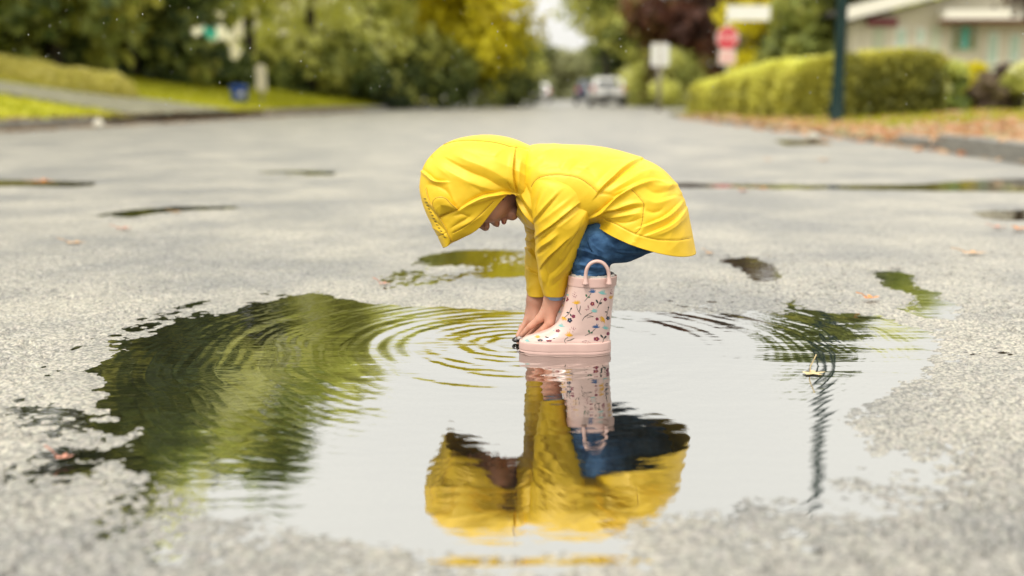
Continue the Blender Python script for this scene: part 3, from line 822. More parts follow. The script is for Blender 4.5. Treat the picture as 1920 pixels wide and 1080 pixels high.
# ------------------------------------------------------------------ fallen leaves
M['leaf_or'] = leaf_mat('fallen_leaf_orange', [(0.48, 0.20, 0.09), (0.62, 0.34, 0.18), (0.68, 0.46, 0.28), (0.56, 0.42, 0.30)])
def litter():
    rng = np.random.default_rng(77); n = 4600
    P = []
    while len(P) < n:
        x = 3.6 + 5.5 * rng.random(); y = 6 + 18 * rng.random()
        kx = np.interp(y, KR[:110, 1], KR[:110, 0])
        d = x - kx
        if d < -0.7 * rng.random() ** 2 or y < 7.5: continue
        if y > 13.8 and rng.random() > 0.25 and d > 1.0: continue
        P.append((x, y, float(right_z(np.array(x), np.array(y))) + 0.012 + 0.02 * rng.random() if d > 0.15 else (0.165 - 0.105 * float(sstep(9.0, 10.2, y))) if d > 0 else 0.02))
    P = np.array(P)
    d = rng.normal(size=(n, 3)) * .45; d[:, 2] = 1; d /= np.linalg.norm(d, axis=1, keepdims=True)
    u = np.cross(d, rng.normal(size=(n, 3))); u /= np.linalg.norm(u, axis=1, keepdims=True); v = np.cross(d, u)
    s = (0.05 * (0.5 + rng.random(n)))[:, None]
    V = np.stack([P - u * s, P + v * s * .7 + d * .01, P + u * s, P - v * s * .7 + d * .012], 1).reshape(-1, 3)
    o = add('fallen_leaves', V, np.arange(4 * n).reshape(-1, 4), M['leaf_or'], smooth=False); tone_attr(o.data, rng.random(n))
    tag(o, 'carpet of orange fallen leaves along the right verge and kerb', None, None, 'stuff')
litter()
def gutter_litter():
    rng = np.random.default_rng(78); n = 2600
    y = 11 + 24 * rng.random(n) ** 1.2; x = kerb_left_x(y) + 0.05 + rng.normal(size=n) * .22
    z = np.where(x < kerb_left_x(y), .16, .02); P = np.column_stack([x, y, z])
    d = rng.normal(size=(n, 3)) * .4; d[:, 2] = 1; d /= np.linalg.norm(d, axis=1, keepdims=True)
    u = np.cross(d, rng.normal(size=(n, 3))); u /= np.linalg.norm(u, axis=1, keepdims=True); v = np.cross(d, u)
    q = (0.05 * (0.5 + rng.random(n)))[:, None]
    V = np.stack([P - u * q, P + v * q * .7 + d * .01, P + u * q, P - v * q * .7 + d * .012], 1).reshape(-1, 3)
    o = add('gutter_leaves', V, np.arange(4 * n).reshape(-1, 4), M['leaf_br'], smooth=False); tone_attr(o.data, rng.random(n))
    tag(o, 'brownish leaf litter along the kerb on the left', None, None, 'stuff')
M['leaf_br'] = leaf_mat('fallen_leaf_brown', [(0.16, 0.10, 0.05), (0.30, 0.20, 0.11), (0.42, 0.32, 0.20)])
gutter_litter()

def leaf_obj(px, py, size, m, label, rz, curl=0.25, stem=None, z=0.006, flat=1.0):
    """One fallen leaf: lobed blade with a midrib fold, plus its stalk."""
    c = G(px, py, z)
    root = thing('fallen_leaf', c, label, 'leaf', 'single fallen leaves on the wet road', rz)
    k = 22; ring = []
    for i in range(k):
        a = 2 * math.pi * i / k
        r = size * (0.62 + 0.30 * math.cos(5 * a) * (1 if math.cos(a) > -.8 else .3) + 0.06 * math.sin(9 * a))
        x, y = r * math.cos(a), r * math.sin(a) * .72
        ring.append((x, y, curl * (abs(y) * .9 + 0.35 * x * x / size) * flat))
    V = [(0, 0, 0)] + ring
    F = [(0, i + 1, (i + 1) % k + 1) for i in range(k)]
    add('blade', V, F, m, root, (0, 0, 0), smooth=True)
    mb = MB(); mb.tube(stem or [(-size * .5, 0, .004), (-size * .9, 0.005, .012), (-size * 1.35, 0.012, .016)], 0.0011, 6)
    mb.obj('stalk', m, root, local=True, smooth=True)
    return root
M['lf1'] = mat('leaf_tan', (0.55, 0.32, 0.15), 0.5, var=.2, vscale=60)
M['lf2'] = mat('leaf_orange', (0.62, 0.22, 0.04), 0.5, var=.2, vscale=60)
M['lf3'] = mat('leaf_gold', (0.62, 0.48, 0.24), 0.45, var=.15, vscale=60)
M['lf4'] = mat('leaf_pinkish', (0.55, 0.24, 0.16), 0.5, var=.2, vscale=60)
leaf_obj(1524, 699, 0.028, M['lf3'], 'golden leaf floating on the puddle with its stalk standing up', 0.2, .03, [(-.006, 0, .002), (-.004, .002, .012), (.002, .002, .024), (.006, .002, .033)], 0.002)
leaf_obj(1634, 559, 0.030, M['lf2'], 'small orange leaf just beyond the right rim of the big puddle', 0.5, .3, z=.012)
leaf_obj(1825, 474, 0.050, M['lf1'], 'large tan leaf lying flat on the road at the right', 0.1, .12, z=.014)
leaf_obj(1330, 474, 0.024, M['lf1'], 'small tan leaf near the coat hem', 1.0, .2, z=.012)
leaf_obj(80, 343, 0.07, M['lf2'], 'bright orange leaf beside the dark puddle at the left', 0.6, .5, z=.02)
leaf_obj(231, 429, 0.035, M['lf4'], 'pinkish leaf on the left half of the road', 0.3, .3, z=.014)
leaf_obj(1395, 358, 0.045, M['lf4'], 'reddish leaf just under the gutter puddle', 0.9, .4, z=.014)
leaf_obj(1432, 354, 0.04, M['lf2'], 'orange leaf at the edge of the gutter puddle', 0.2, .4, z=.014)
leaf_obj(1872, 427, 0.035, M['lf4'], 'reddish leaf below the dark puddle on the right', 0.2, .4, z=.014)
leaf_obj(1913, 430, 0.045, M['lf2'], 'orange leaf at the right edge of the picture', 0.8, .4, z=.014)
leaf_obj(118, 858, 0.016, M['lf4'], 'small pink leaf at the left rim of the big puddle', 0.4, .3, z=.008)
leaf_obj(140, 455, 0.04, M['lf1'], 'pale leaf on the road at the left below the pinkish leaf', 0.3, .15, z=.012)
leaf_obj(330, 398, 0.03, M['lf1'], 'pale leaf just under the curved crack of water', 0.3, .3, z=.012)
leaf_obj(720, 532, 0.02, M['lf4'], 'tiny pinkish leaf at the left tip of the shallow puddle', 0.3, .3, z=.006)
leaf_obj(1440, 300, 0.05, M['lf2'], 'orange leaf on the road towards the kerb', 1.3, .4, z=.012)
leaf_obj(1545, 301, 0.06, M['lf1'], 'tan leaf on the road towards the kerb', 0.3, .4, z=.012)
# ------------------------------------------------------------------ the child: body
YC = 2.10
M['seam_thread'] = mat('seam_thread', (0.40, 0.22, 0.01), .6)
M['stitch'] = mat('dark_stitch_thread', (0.10, 0.065, 0.01), .7)
BASE = np.array([W(1100, 660, YC)[0], YC, 0.0])

class Field:
    """Signed distance grid built from smoothly joined solids."""
    def __init__(s, lo, hi, h):
        s.lo, s.h = np.array(lo, float), h
        s.n = np.ceil((np.array(hi) - s.lo) / h).astype(int) + 1
        s.F = np.full(s.n, 0.05, np.float32)
    def _win(s, lo, hi):
        a = np.clip(np.floor((lo - s.lo) / s.h).astype(int), 0, s.n - 1); b = np.clip(np.ceil((hi - s.lo) / s.h).astype(int) + 1, 1, s.n)
        sl = tuple(slice(i, j) for i, j in zip(a, b))
        ax = [s.lo[k] + s.h * np.arange(a[k], b[k]) for k in range(3)]
        return sl, np.stack(np.meshgrid(*ax, indexing='ij'), -1)
    def _mix(s, sl, d, k, sub=False):
        f = s.F[sl]; d = d.astype(np.float32)
        if sub:
            h = np.clip(0.5 - 0.5 * (f + d) / k, 0, 1); s.F[sl] = f * (1 - h) + (-d) * h + k * h * (1 - h)
        else:
            h = np.clip(0.5 + 0.5 * (d - f) / k, 0, 1); s.F[sl] = d * (1 - h) + f * h - k * h * (1 - h)
    def cap(s, a, b, ra, rb, k=0.006, sub=False):
        a, b = np.array(a, float), np.array(b, float); m = max(ra, rb) + k + 3 * s.h
        sl, P = s._win(np.minimum(a, b) - m, np.maximum(a, b) + m)
        e = b - a; t = np.clip(((P - a) @ e) / (e @ e + 1e-12), 0, 1)
        s._mix(sl, np.linalg.norm(P - a - t[..., None] * e, axis=-1) - (ra + (rb - ra) * t), k, sub)
    def ell(s, c, r, ax, k=0.006, sub=False):
        """Ellipsoid centred c, radii r along the rows of ax."""
        c, r, ax = np.array(c, float), np.array(r, float), np.array(ax, float)
        m = max(r) + k + 3 * s.h
        sl, P = s._win(c - m, c + m)
        q = (P - c) @ ax.T
        k0 = np.linalg.norm(q / r, axis=-1); k1 = np.linalg.norm(q / (r * r), axis=-1) + 1e-9
        s._mix(sl, k0 * (k0 - 1) / k1, k, sub)
    def mesh(s):
        F = s.F; n = np.array(F.shape) - 1
        S = F < 0
        cor = [(a, b, c) for a in (0, 1) for b in (0, 1) for c in (0, 1)]
        cs = sum(S[a:a + n[0], b:b + n[1], c:c + n[2]].astype(np.int8) for a, b, c in cor)
        I = np.argwhere((cs > 0) & (cs < 8)); idx = np.full(n, -1, np.int64); idx[tuple(I.T)] = np.arange(len(I))
        acc = np.zeros((len(I), 3)); cnt = np.zeros(len(I))
        val = {c: F[I[:, 0] + c[0], I[:, 1] + c[1], I[:, 2] + c[2]] for c in cor}
        for c in cor:
            for ax in range(3):
                if c[ax] == 0:
                    c2 = tuple(1 if q == ax else c[q] for q in range(3))
                    f0, f1 = val[c], val[c2]; m = (f0 < 0) != (f1 < 0)
                    t = f0[m] / (f0[m] - f1[m]); p = np.tile(np.array(c, float), (m.sum(), 1)); p[:, ax] += t
                    acc[m] += p; cnt[m] += 1
        V = s.lo + s.h * (I + acc / cnt[:, None]); Q = []
        for ax in range(3):
            o1, o2 = [(1, 2), (2, 0), (0, 1)][ax]
            sh = [slice(1, n[q]) for q in range(3)]; sh[ax] = slice(0, n[ax])
            sh2 = list(sh); sh2[ax] = slice(1, n[ax] + 1)
            A, B = S[tuple(sh)], S[tuple(sh2)]
            E = np.argwhere(A != B) + np.array([0 if q == ax else 1 for q in range(3)])
            up = A[A != B]
            d1 = np.eye(3, dtype=int)[o1]; d2 = np.eye(3, dtype=int)[o2]
            q = np.stack([idx[tuple((E - d1 - d2).T)], idx[tuple((E - d2).T)], idx[tuple(E.T)], idx[tuple((E - d1).T)]], 1)
            q[~up] = q[~up][:, ::-1]; Q.append(q)
        return V, np.vstack(Q)

HC = W(882, 345, YC)                       # head centre
U, FW, SD = np.array([-1.0, 0, 0]), np.array([0, 0, -1.0]), np.array([0, 1.0, 0])   # crown, face, side directions
tilt = 0.05
U, FW = U * math.cos(tilt) + np.array([0, 0, -1.0]) * math.sin(tilt), FW * math.cos(tilt) + np.array([1.0, 0, 0]) * math.sin(tilt)
HX = np.array([U, FW, SD])
def hp(u, f, s=0.0): return HC + (u * U + f * FW + s * SD) * 0.001
mm = lambda *a: np.array(a) * 0.001

def build_body():
    f = Field(W(775, 345, YC) * [1, 0, 0] + [0, YC - .17, -.016], W(1300, 300, YC) * [1, 0, 0] + [0, YC + .17, .43], 0.0017)
    # head
    f.ell(hp(8, -4), mm(78, 78, 67), HX, 0.01)
    f.ell(hp(-36, 26), mm(52, 50, 54), HX, 0.02)
    for s in (-1, 1):
        f.ell(hp(-36, 46, s * 31), mm(26, 26, 24), HX, 0.014)
        f.ell(hp(-2, 66, s * 29), mm(11, 9, 15), HX, 0.008, True)       # eye hollows
        f.ell(hp(-10, -2, s * 67), mm(19, 12, 7), HX, 0.006)            # ears
        f.cap(hp(14, 72, s * 10), hp(11, 66, s * 42), .005, .004, 0.006)  # brow
        f.ell(hp(-28, 82, s * 8), mm(5, 6, 5), HX, 0.004)               # nostril wings
        f.ell(hp(-31, 86, s * 5), mm(2.4, 3, 2.4), HX, 0.002, True)
    f.cap(hp(4, 74), hp(-24, 84), .006, .0085, 0.006)
    f.ell(hp(-25, 86.5), mm(7.5, 7.5, 8), HX, 0.004)
    f.ell(hp(-45, 73), mm(9, 13, 20), HX, 0.006)
    f.ell(hp(-49, 82), mm(4.6, 6, 14), HX, 0.003)
    f.ell(hp(-62, 77), mm(5.2, 6.5, 12.5), HX, 0.003)
    f.cap(hp(-55.5, 86, -15), hp(-55.5, 86, 15), .0024, .0024, 0.0025, True)
    f.ell(hp(-79, 61), mm(14, 15, 18), HX, 0.008)
    # neck, trunk
    nb = W(1030, 345, YC)
    f.cap(hp(-40, -20), nb, .040, .045, 0.02)
    f.cap(nb, W(1130, 345, YC), .058, .056, 0.02)
    f.cap(W(1130, 345, YC), W(1215, 392, YC), .056, .052, 0.02)
    # legs, thin inside the trousers and boots
    for sgn, yb in ((-1, 2.035), (1, 2.175)):
        hip, knee = W(1212, 420, YC + sgn * .05), W(1112, 456, YC + sgn * .066)
        sc = (YC + (yb - YC)) / 2.035
        an = np.array([W(1104, 560, 2.035)[0] + (0 if sgn < 0 else -.002), yb, W(1104, 560, 2.035)[2]])
        heel = np.array([an[0] + .008, yb, 0.022]); toe = np.array([W(1010, 640, 2.035)[0], yb, 0.014])
        f.cap(hip, knee, .032, .023, 0.015); f.cap(knee, an, .022, .020, 0.012); f.cap(an, heel, .023, .020, 0.01); f.cap(heel, toe, .019, .013, 0.01)
    # arms
    for sh, el, wr in ((W(1052, 352, YC - .066), W(1048, 450, 2.035), W(1037, 562, 2.066)), (W(1050, 352, YC + .066), W(1014, 452, 2.176), W(1004, 562, 2.146))):
        f.cap(nb, sh, .036, .030, 0.02); f.cap(sh, el, .027, .022, 0.012); f.cap(el, wr, .024, .0185, 0.01)
    # hands: palm, four fingers with bends, thumb
    def hand(wr, kn, tips, thumb, rk, rf):
        """kn: knuckle points index..little; tips per finger [(mid joint), (tip)]; thumb: base, joint, tip."""
        pal = np.mean(kn, 0)
        f.cap(wr, wr * .5 + pal * .5, .0172, .0150, 0.008)
        for k_ in kn: f.cap(wr * .75 + k_ * .25, k_, .0105, rk, 0.008)
        for k_, (m_, t_), r_ in zip(kn, tips, rf):
            f.cap(k_, m_, r_ * 1.08, r_, 0.0032); f.cap(m_, t_, r_, r_ * .80, 0.0018)
        f.cap(wr * .8 + thumb[0] * .2, thumb[0], .0125, .0095, 0.008); f.cap(thumb[0], thumb[1], .0082, .0070, 0.003); f.cap(thumb[1], thumb[2], .0070, .0056, 0.002)
    hand(W(1037, 566, 2.066), [W(1011, 598, 2.064), W(1014, 605, 2.079), W(1019, 611, 2.092), W(1026, 615, 2.104)],
         [(W(994, 612, 2.066), W(979, 628, 2.072)), (W(998, 622, 2.086), W(985, 635, 2.087)), (W(1005, 627, 2.099), W(994, 636, 2.101)), (W(1014, 630, 2.112), W(1004, 637, 2.113))],
         [W(1032, 604, 2.058), W(1018, 618, 2.060), W(1004, 628, 2.066)], .0086, (.0064, .0066, .0063, .0056))
    hand(W(1004, 568, 2.146), [W(989, 600, 2.132), W(990, 601, 2.146), W(993, 603, 2.159), W(997, 606, 2.170)],
         [(W(979, 616, 2.122), W(971, 630, 2.112)), (W(979, 619, 2.136), W(972, 633, 2.128)), (W(983, 622, 2.151), W(977, 636, 2.144)), (W(989, 624, 2.164), W(983, 637, 2.158))],
         [W(1004, 605, 2.124), W(998, 620, 2.114), W(988, 632, 2.106)], .0086, (.0063, .0065, .0062, .0055))
    V, F = f.mesh()
    q = (V - HC) @ HX.T * 1000
    c = q[F].mean(1)
    lip = (((c[:, 0] + 55.5) / 12) ** 2 + (c[:, 2] / 15) ** 2 < 1) & (c[:, 1] > 76)
    o = add('person', V, F, [M['skin'], M['lips']], None, BASE, midx=lip.astype(int))
    return o
person = build_body()
tag(person, 'toddler in yellow raincoat and pink boots bending down, hands in the puddle', 'child')
def part(name, V, F, mats, parent=None, midx=None, smooth=True):
    me = make_mesh(name, np.asarray(V, float).reshape(-1, 3) - BASE, F, mats, smooth, midx)
    return link(name, me, parent or person)
def partm(mb, name, mats, parent=None, smooth=True): return part(name, mb.V, mb.F, mats, parent, mb.M, smooth)

def ico(c, r, ax, sub=3):
    bm = bmesh.new(); bmesh.ops.create_icosphere(bm, subdivisions=sub, radius=1.0)
    V = np.array([v.co[:] for v in bm.verts]) * r @ np.array(ax) + c; F = [tuple(v.index for v in f.verts) for f in bm.faces]; bm.free()
    return V, F
for s in (-1, 1):
    V, F = ico(hp(-2, 60, s * 29), mm(10.5, 10.5, 10.5), HX)
    e = part('eye', V, F, M['eye'])
    V, F = ico(hp(-3, 66.5, s * 29), mm(5, 4.6, 5), HX, 2); part('iris', V, F, M['iris'], e)
    lid = MB(); k = [hp(-2 + 9 * math.cos(a) * 1.1 + 2, 63 + 6 * math.sin(a), s * (29 + 11 * math.cos(a * 1))) for a in np.linspace(0, math.pi, 9)]
# hair cap with an uneven fringe, and a loose curl by the ear
def hair():
    n, m = 40, 72; V = []
    for i in range(n):
        for j in range(m):
            ph = 2 * math.pi * j / m
            lim = 1.75 + 0.25 * math.cos(ph) + 0.10 * vnoise(np.array(ph * 6), np.array(0.3), seed=4)
            th = lim * i / (n - 1)
            # axis of the cap points to crown + back of head
            a = np.array([0.72, -0.69, 0]); b = np.array([0.69, 0.72, 0]); c = np.array([0, 0, 1.0])
            d = math.cos(th) * a + math.sin(th) * (math.cos(ph) * b + math.sin(ph) * c)
            r = 1 + 0.018 * math.sin(ph * 34 + 3 * th) + 0.012
            V.append(hp(9 + 79.0 * r * d[0], -5 + 79.0 * r * d[1], 68.6 * r * d[2]))
    return np.array(V), grid_faces(n, m, True)
V, F = hair()
if True:
    h = part('hair', V, F, M['hair'])
    mb = MB()
    for q in range(5):
        z0 = q * 1.6
        mb.tube([hp(-30 - z0, 8 + z0, -58), hp(-46 - z0, 20 + z0 * .5, -57), hp(-57 - z0, 29, -54), hp(-63 - z0 * .5, 24, -51)], [.0012, .0014, .0011, .0004], 6)
    partm(mb, 'curl', M['hair'], h)

# ------------------------------------------------------------------ raincoat
def fold_disp(V, Nrm, folds, side=None):
    """Push vertices along their normals to form folds, seams and creases drawn as lines in the side view."""
    x, y = proj(V)
    D = np.zeros(len(V))
    for pts, w, d, kind in folds:
        if kind in 'rvn': d = d * 1.22; w = w * .92
        S = spline(np.array(pts, float), 36); w_ = w
        lo, hi = S.min(0) - 4 * w, S.max(0) + 4 * w
        m = (x > lo[0]) & (x < hi[0]) & (y > lo[1]) & (y < hi[1])
        if side is not None: m &= side
        I = np.nonzero(m)[0]
        if not len(I): continue
        A, B = S[:-1], S[1:]; E = B - A; L2 = (E ** 2).sum(1) + 1e-9
        px, py = x[I][:, None], y[I][:, None]
        t = np.clip(((px - A[:, 0]) * E[:, 0] + (py - A[:, 1]) * E[:, 1]) / L2, 0, 1)
        qx, qy = px - A[:, 0] - t * E[:, 0], py - A[:, 1] - t * E[:, 1]
        d2 = qx ** 2 + qy ** 2; j = d2.argmin(1); r = np.arange(len(I))
        dist = np.sqrt(d2[r, j]); sg = np.sign(E[j, 0] * qy[r, j] - E[j, 1] * qx[r, j])
        tt = (j + t[r, j]) / len(A); s = dist * sg / w
        if kind == 'g':                      # groove (seam): sharp, full length
            D[I] += -d * np.exp(-np.abs(s) ** 1.5)
        elif kind == 'r':
            D[I] += d * np.exp(-np.abs(s) ** 1.35) * np.sin(math.pi * np.clip(tt, 0.02, .98)) ** .5
        elif kind == 'v':
            D[I] += -d * np.exp(-np.abs(s) ** 1.15 * 1.1) * np.sin(math.pi * np.clip(tt, 0.02, .98)) ** .5
        elif kind == 'n':                    # overlap: valley on one side of the line, ridge on the other
            D[I] += d * np.where(s > 0, 1.15 * np.exp(-np.abs(s - .35) ** 1.3 * .9), -np.exp(-np.abs(s + .15) * 1.1)) * sstep(0, .35, np.abs(s) + .12 * (s < 0)) * np.sin(math.pi * np.clip(tt, 0.02, .98)) ** .4
        elif kind == 'e':                    # everything on the positive side stands proud near the line
            D[I] += d * np.exp(-np.clip(s, 0, None)) * (s > 0)
    return V + Nrm * D[:, None]

def outward(V, F):
    c = V.mean(0); n = np.cross(V[F[:, 2]] - V[F[:, 0]], V[F[:, 3]] - V[F[:, 1]])
    return F[:, ::-1] if ((V[F].mean(1) - c) * n).sum() < 0 else F

def solid(o, t, off=-1):
    m = o.modifiers.new('thickness', 'SOLIDIFY'); m.thickness = t; m.offset = off; m.use_rim = True
    return o

def ring_loft(T, B, w, yc, sag, ns, na, p=2.3, phi0=0.0):
    """Closed rings spanned between a top line and a bottom line in the side view."""
    A = np.column_stack([T, B, w, yc, sag]).astype(float)
    k = np.concatenate([[0], np.cumsum(np.hypot(*np.diff((A[:, :2] + 0.6 * A[:, 2:4]), axis=0).T))]); k /= k[-1]
    S = spline_at(A, k, np.linspace(0, 1, ns))
    ang = np.linspace(0, 2 * math.pi, na, endpoint=False) + phi0
    ca, sa = np.cos(ang), np.sin(ang)
    ca = np.sign(ca) * np.abs(ca) ** (2 / p); sa = np.sign(sa) * np.abs(sa) ** (2 / p)
    out = np.zeros((ns, na, 3))
    for i in range(ns):
        tx, ty, bx, by, ww, yy, sg = S[i]
        Tw, Bw = W(tx, ty, yy), W(bx, by, yy)
        mid, hf = (Tw + Bw) / 2, (Tw - Bw) / 2
        pos = mid + ca[:, None] * hf
        pos[:, 1] = yy - ww * sa
        perp = np.array([hf[2], 0, -hf[0]]); perp /= np.linalg.norm(perp) + 1e-9
        pos += perp * (sg * np.abs(sa) ** 2)[:, None] * 0.001
        out[i] = pos
    return out

def build_torso():
    T = [(972, 285), (1000, 271), (1040, 270), (1090, 271), (1140, 277), (1190, 291), (1240, 315), (1272, 352), (1289, 405), (1301, 467)]
    B = [(968, 404), (986, 424), (1012, 432), (1045, 434), (1072, 430), (1090, 422), (1099, 416), (1103, 413), (1104, 411), (1103, 409)]
    w = [.060, .088, .108, .118, .124, .128, .134, .140, .147, .152]
    ns, na = 250, 300
    R = ring_loft(T, B, w, [YC] * 10, [0, 0, 0, 0, 0, 0, 2, 5, 9, 13], ns, na, 2.25)
    V = R.reshape(-1, 3); F = outward(V, grid_faces(ns, na, True)); N = vnormals(V, F)
    near = V[:, 1] < YC + 0.02
    folds = [
        ([(1200, 300), (1185, 308), (1168, 319), (1150, 335), (1135, 348), (1120, 365)], 7, .0045, 'n'),
        ([(1240, 322), (1215, 322), (1190, 332), (1165, 346), (1140, 362)], 6, .0030, 'r'),
        ([(1255, 338), (1225, 332), (1200, 338), (1175, 349), (1152, 360)], 5, .0026, 'v'),
        ([(1262, 350), (1235, 343), (1210, 345), (1185, 355), (1160, 368)], 6, .0034, 'r'),
        ([(1154, 368), (1166, 362), (1180, 354), (1200, 347), (1217, 342), (1238, 338)], 4.5, .0046, 'n'),
        ([(1106, 407), (1125, 396), (1140, 383), (1154, 370), (1172, 358)], 4.5, .0042, 'n'),
        ([(1118, 401), (1136, 394), (1154, 392), (1172, 386), (1188, 382), (1207, 381)], 5, .0046, 'r'),
        ([(1125, 402), (1142, 399), (1159, 396), (1175, 394), (1187, 391), (1206, 388)], 4, .0040, 'v'),
        ([(1140, 408), (1165, 405), (1185, 402), (1203, 399)], 5, .003, 'r'),
        ([(1120, 362), (1140, 364), (1154, 369)], 3, .002, 'v'),
        ([(1209, 353), (1225, 360), (1241, 361), (1265, 353)], 6, .0035, 'v'),
        ([(1212, 345), (1232, 350), (1252, 350), (1275, 345)], 6, .003, 'r'),
        ([(1209, 374), (1228, 381), (1250, 376), (1280, 362)], 7, .003, 'r'),
        ([(1209, 394), (1224, 398), (1238, 395), (1244, 389)], 5, .0035, 'v'),
        ([(1202, 425), (1222, 417), (1243, 408), (1260, 396), (1276, 380)], 6, .0038, 'n'),
        ([(1212, 440), (1232, 432), (1253, 422), (1270, 408), (1284, 392)], 6, .0035, 'n'),
        ([(1225, 443), (1250, 434), (1275, 416), (1290, 400)], 5, .0024, 'r'),
        ([(1150, 416), (1170, 418), (1190, 414), (1203, 408)], 5, .0025, 'v'),
        ([(1240, 372), (1262, 366), (1284, 368)], 5, .0022, 'v'),
        # back panel
        ([(1003, 300), (1022, 288), (1045, 280)], 8, .002, 'r'), ([(985, 330), (1000, 310), (1020, 297)], 7, .002, 'v'),
        ([(1050, 318), (1062, 304), (1080, 296)], 7, .0022, 'r'), ([(1066, 322), (1080, 308), (1100, 298)], 6, .0018, 'v'),
        ([(1085, 325), (1100, 312), (1124, 300)], 7, .002, 'r'), ([(1118, 345), (1130, 330), (1150, 314)], 9, .002, 'v'),
        ([(996, 350), (1003, 339), (1014, 332), (1036, 328), (1063, 329), (1086, 334), (1106, 347), (1122, 360)], 1.2, .0013, 'g'),
        ([(1020, 285), (1060, 282), (1110, 286)], 9, .0014, 'r'), ([(1130, 300), (1160, 296), (1190, 302)], 8, .0016, 'v'), ([(1075, 312), (1100, 318), (1118, 332)], 6, .0018, 'v'), ([(1010, 318), (1030, 312), (1052, 312)], 6, .0016, 'v'),
        # collar folds under the hood
        ([(968, 365), (978, 385), (992, 405), (1006, 420)], 4, .004, 'n'), ([(972, 350), (985, 375), (1000, 398)], 4, .0035, 'r'),
        ([(966, 385), (976, 402), (990, 418)], 4, .003, 'v'), ([(984, 345), (992, 365), (1000, 385)], 4, .003, 'v'),
        # seams
        ([(1183, 355), (1192, 363), (1200, 372), (1207, 382), (1206, 395), (1205, 408), (1203, 420), (1200, 429), (1193, 437)], 1.25, .0017, 'g'),
        ([(1128, 409), (1140, 413), (1155, 420), (1173, 430), (1190, 438), (1205, 443), (1225, 448), (1241, 450), (1270, 450), (1297, 446)], 1.25, .0017, 'g'),
        ([(1192, 437), (1190, 452)], 1.2, .0014, 'g'),
    ]
    # folds on the far side, mirrored loosely
    V1 = fold_disp(V, N, folds, near)
    far = V[:, 1] > YC + 0.03
    V1 = fold_disp(V1, N, folds[:17], far)
    ly = (V - BASE)
    a1, a2 = ly[:, 0] * .62 + ly[:, 2] * .78, ly[:, 0] * -.78 + ly[:, 2] * .62
    V1 = V1 + N * (0.0008 * fbm(ly[:, 0] * 22 + ly[:, 2] * 16, ly[:, 1] * 18, ly[:, 2] * 9, 3, 61) + 0.0021 * (1 - 2.2 * np.abs(vnoise(a2 * 42, a1 * 13, ly[:, 1] * 13, 63))) * sstep(-.35, .45, vnoise(a2 * 9, a1 * 9, ly[:, 1] * 9, 64)))[:, None]
    o = part('raincoat', V1, F, [M['yellow'], M['yellow_in']])
    s = solid(o, .0016); s.modifiers[0].material_offset = 1; s.modifiers[0].material_offset_rim = 0
    return o, V1, F
coat, TV, TF = build_torso()

def build_sleeve(Lp, Rp, yc, dr, folds, seed):
    ns, na = 170, 150
    R = ring_loft(Lp, Rp, dr, yc, [0] * len(Lp), ns, na, 2.1)
    V = R.reshape(-1, 3); F = outward(V, grid_faces(ns, na, True)); N = vnormals(V, F)
    fade = np.repeat(sstep(.10, .30, np.linspace(0, 1, ns)), na)[:, None]
    V = V + fade * (fold_disp(V, N, folds, V[:, 1] < np.repeat(np.interp(np.linspace(0, 1, ns), np.linspace(0, 1, len(yc)), yc), na) + .012) - V)
    q = V - BASE
    V = V + fade * N * (0.0009 * fbm(q[:, 0] * 26 + q[:, 2] * 22, q[:, 1] * 20, q[:, 2] * 12, 3, seed) + 0.0021 * (1 - 2.2 * np.abs(vnoise((q[:, 0] * -.75 + q[:, 2] * .66) * 48, (q[:, 0] * .66 + q[:, 2] * .75) * 15, q[:, 1] * 15, seed + 3))) * sstep(-.2, .5, vnoise(q[:, 0] * 11, q[:, 2] * 11, q[:, 1] * 9, seed + 5)))[:, None]
    o = part('sleeve', V, F, [M['yellow'], M['yellow_in']], coat)
    s = solid(o, .0014); s.modifiers[0].material_offset = 1; s.modifiers[0].material_offset_rim = 0
    return o
near_folds = [
    ([(1016, 350), (1009, 366), (1003, 386), (1001, 402)], 3.5, .0034, 'v'), ([(1024, 352), (1016, 370), (1009, 388), (1006, 402)], 4, .0026, 'r'),
    ([(1068, 345), (1052, 358), (1034, 377), (1018, 396), (1004, 413)], 4.2, .0034, 'n'),
    ([(1090, 352), (1072, 370), (1052, 386), (1030, 403), (1008, 420)], 5, .0026, 'r'), ([(1060, 372), (1040, 390), (1020, 408)], 3, .0016, 'v'),
    ([(1112, 368), (1084, 384), (1062, 402), (1036, 423), (1018, 436), (1005, 446)], 4, .0040, 'n'), ([(1086, 396), (1066, 412), (1046, 428)], 3, .0016, 'r'),
    ([(1040, 428), (1026, 440), (1014, 450), (1007, 459)], 3.2, .0042, 'v'), ([(1046, 438), (1032, 450), (1016, 462), (1007, 472)], 3.6, .0036, 'r'), ([(1034, 456), (1022, 466), (1008, 478)], 3, .003, 'v'),
    ([(1064, 448), (1046, 466), (1030, 482), (1016, 500)], 4.5, .0032, 'n'), ([(1094, 398), (1082, 424), (1068, 450), (1048, 478)], 6, .0024, 'r'), ([(1088, 424), (1076, 446), (1060, 468)], 3, .0018, 'v'),
    ([(1078, 458), (1064, 480), (1048, 500), (1030, 516)], 4.5, .0026, 'v'), ([(1068, 486), (1054, 506), (1036, 524)], 4, .0022, 'r'), ([(1062, 512), (1048, 526), (1034, 538)], 3, .0016, 'v'),
    ([(1106, 368), (1101, 388), (1093, 412), (1085, 434)], 5, .0022, 'r'),
    ([(1022, 500), (1028, 516), (1026, 534)], 3.2, .002, 'v'), ([(1014, 508), (1018, 524), (1018, 540)], 3, .0016, 'r'),
]
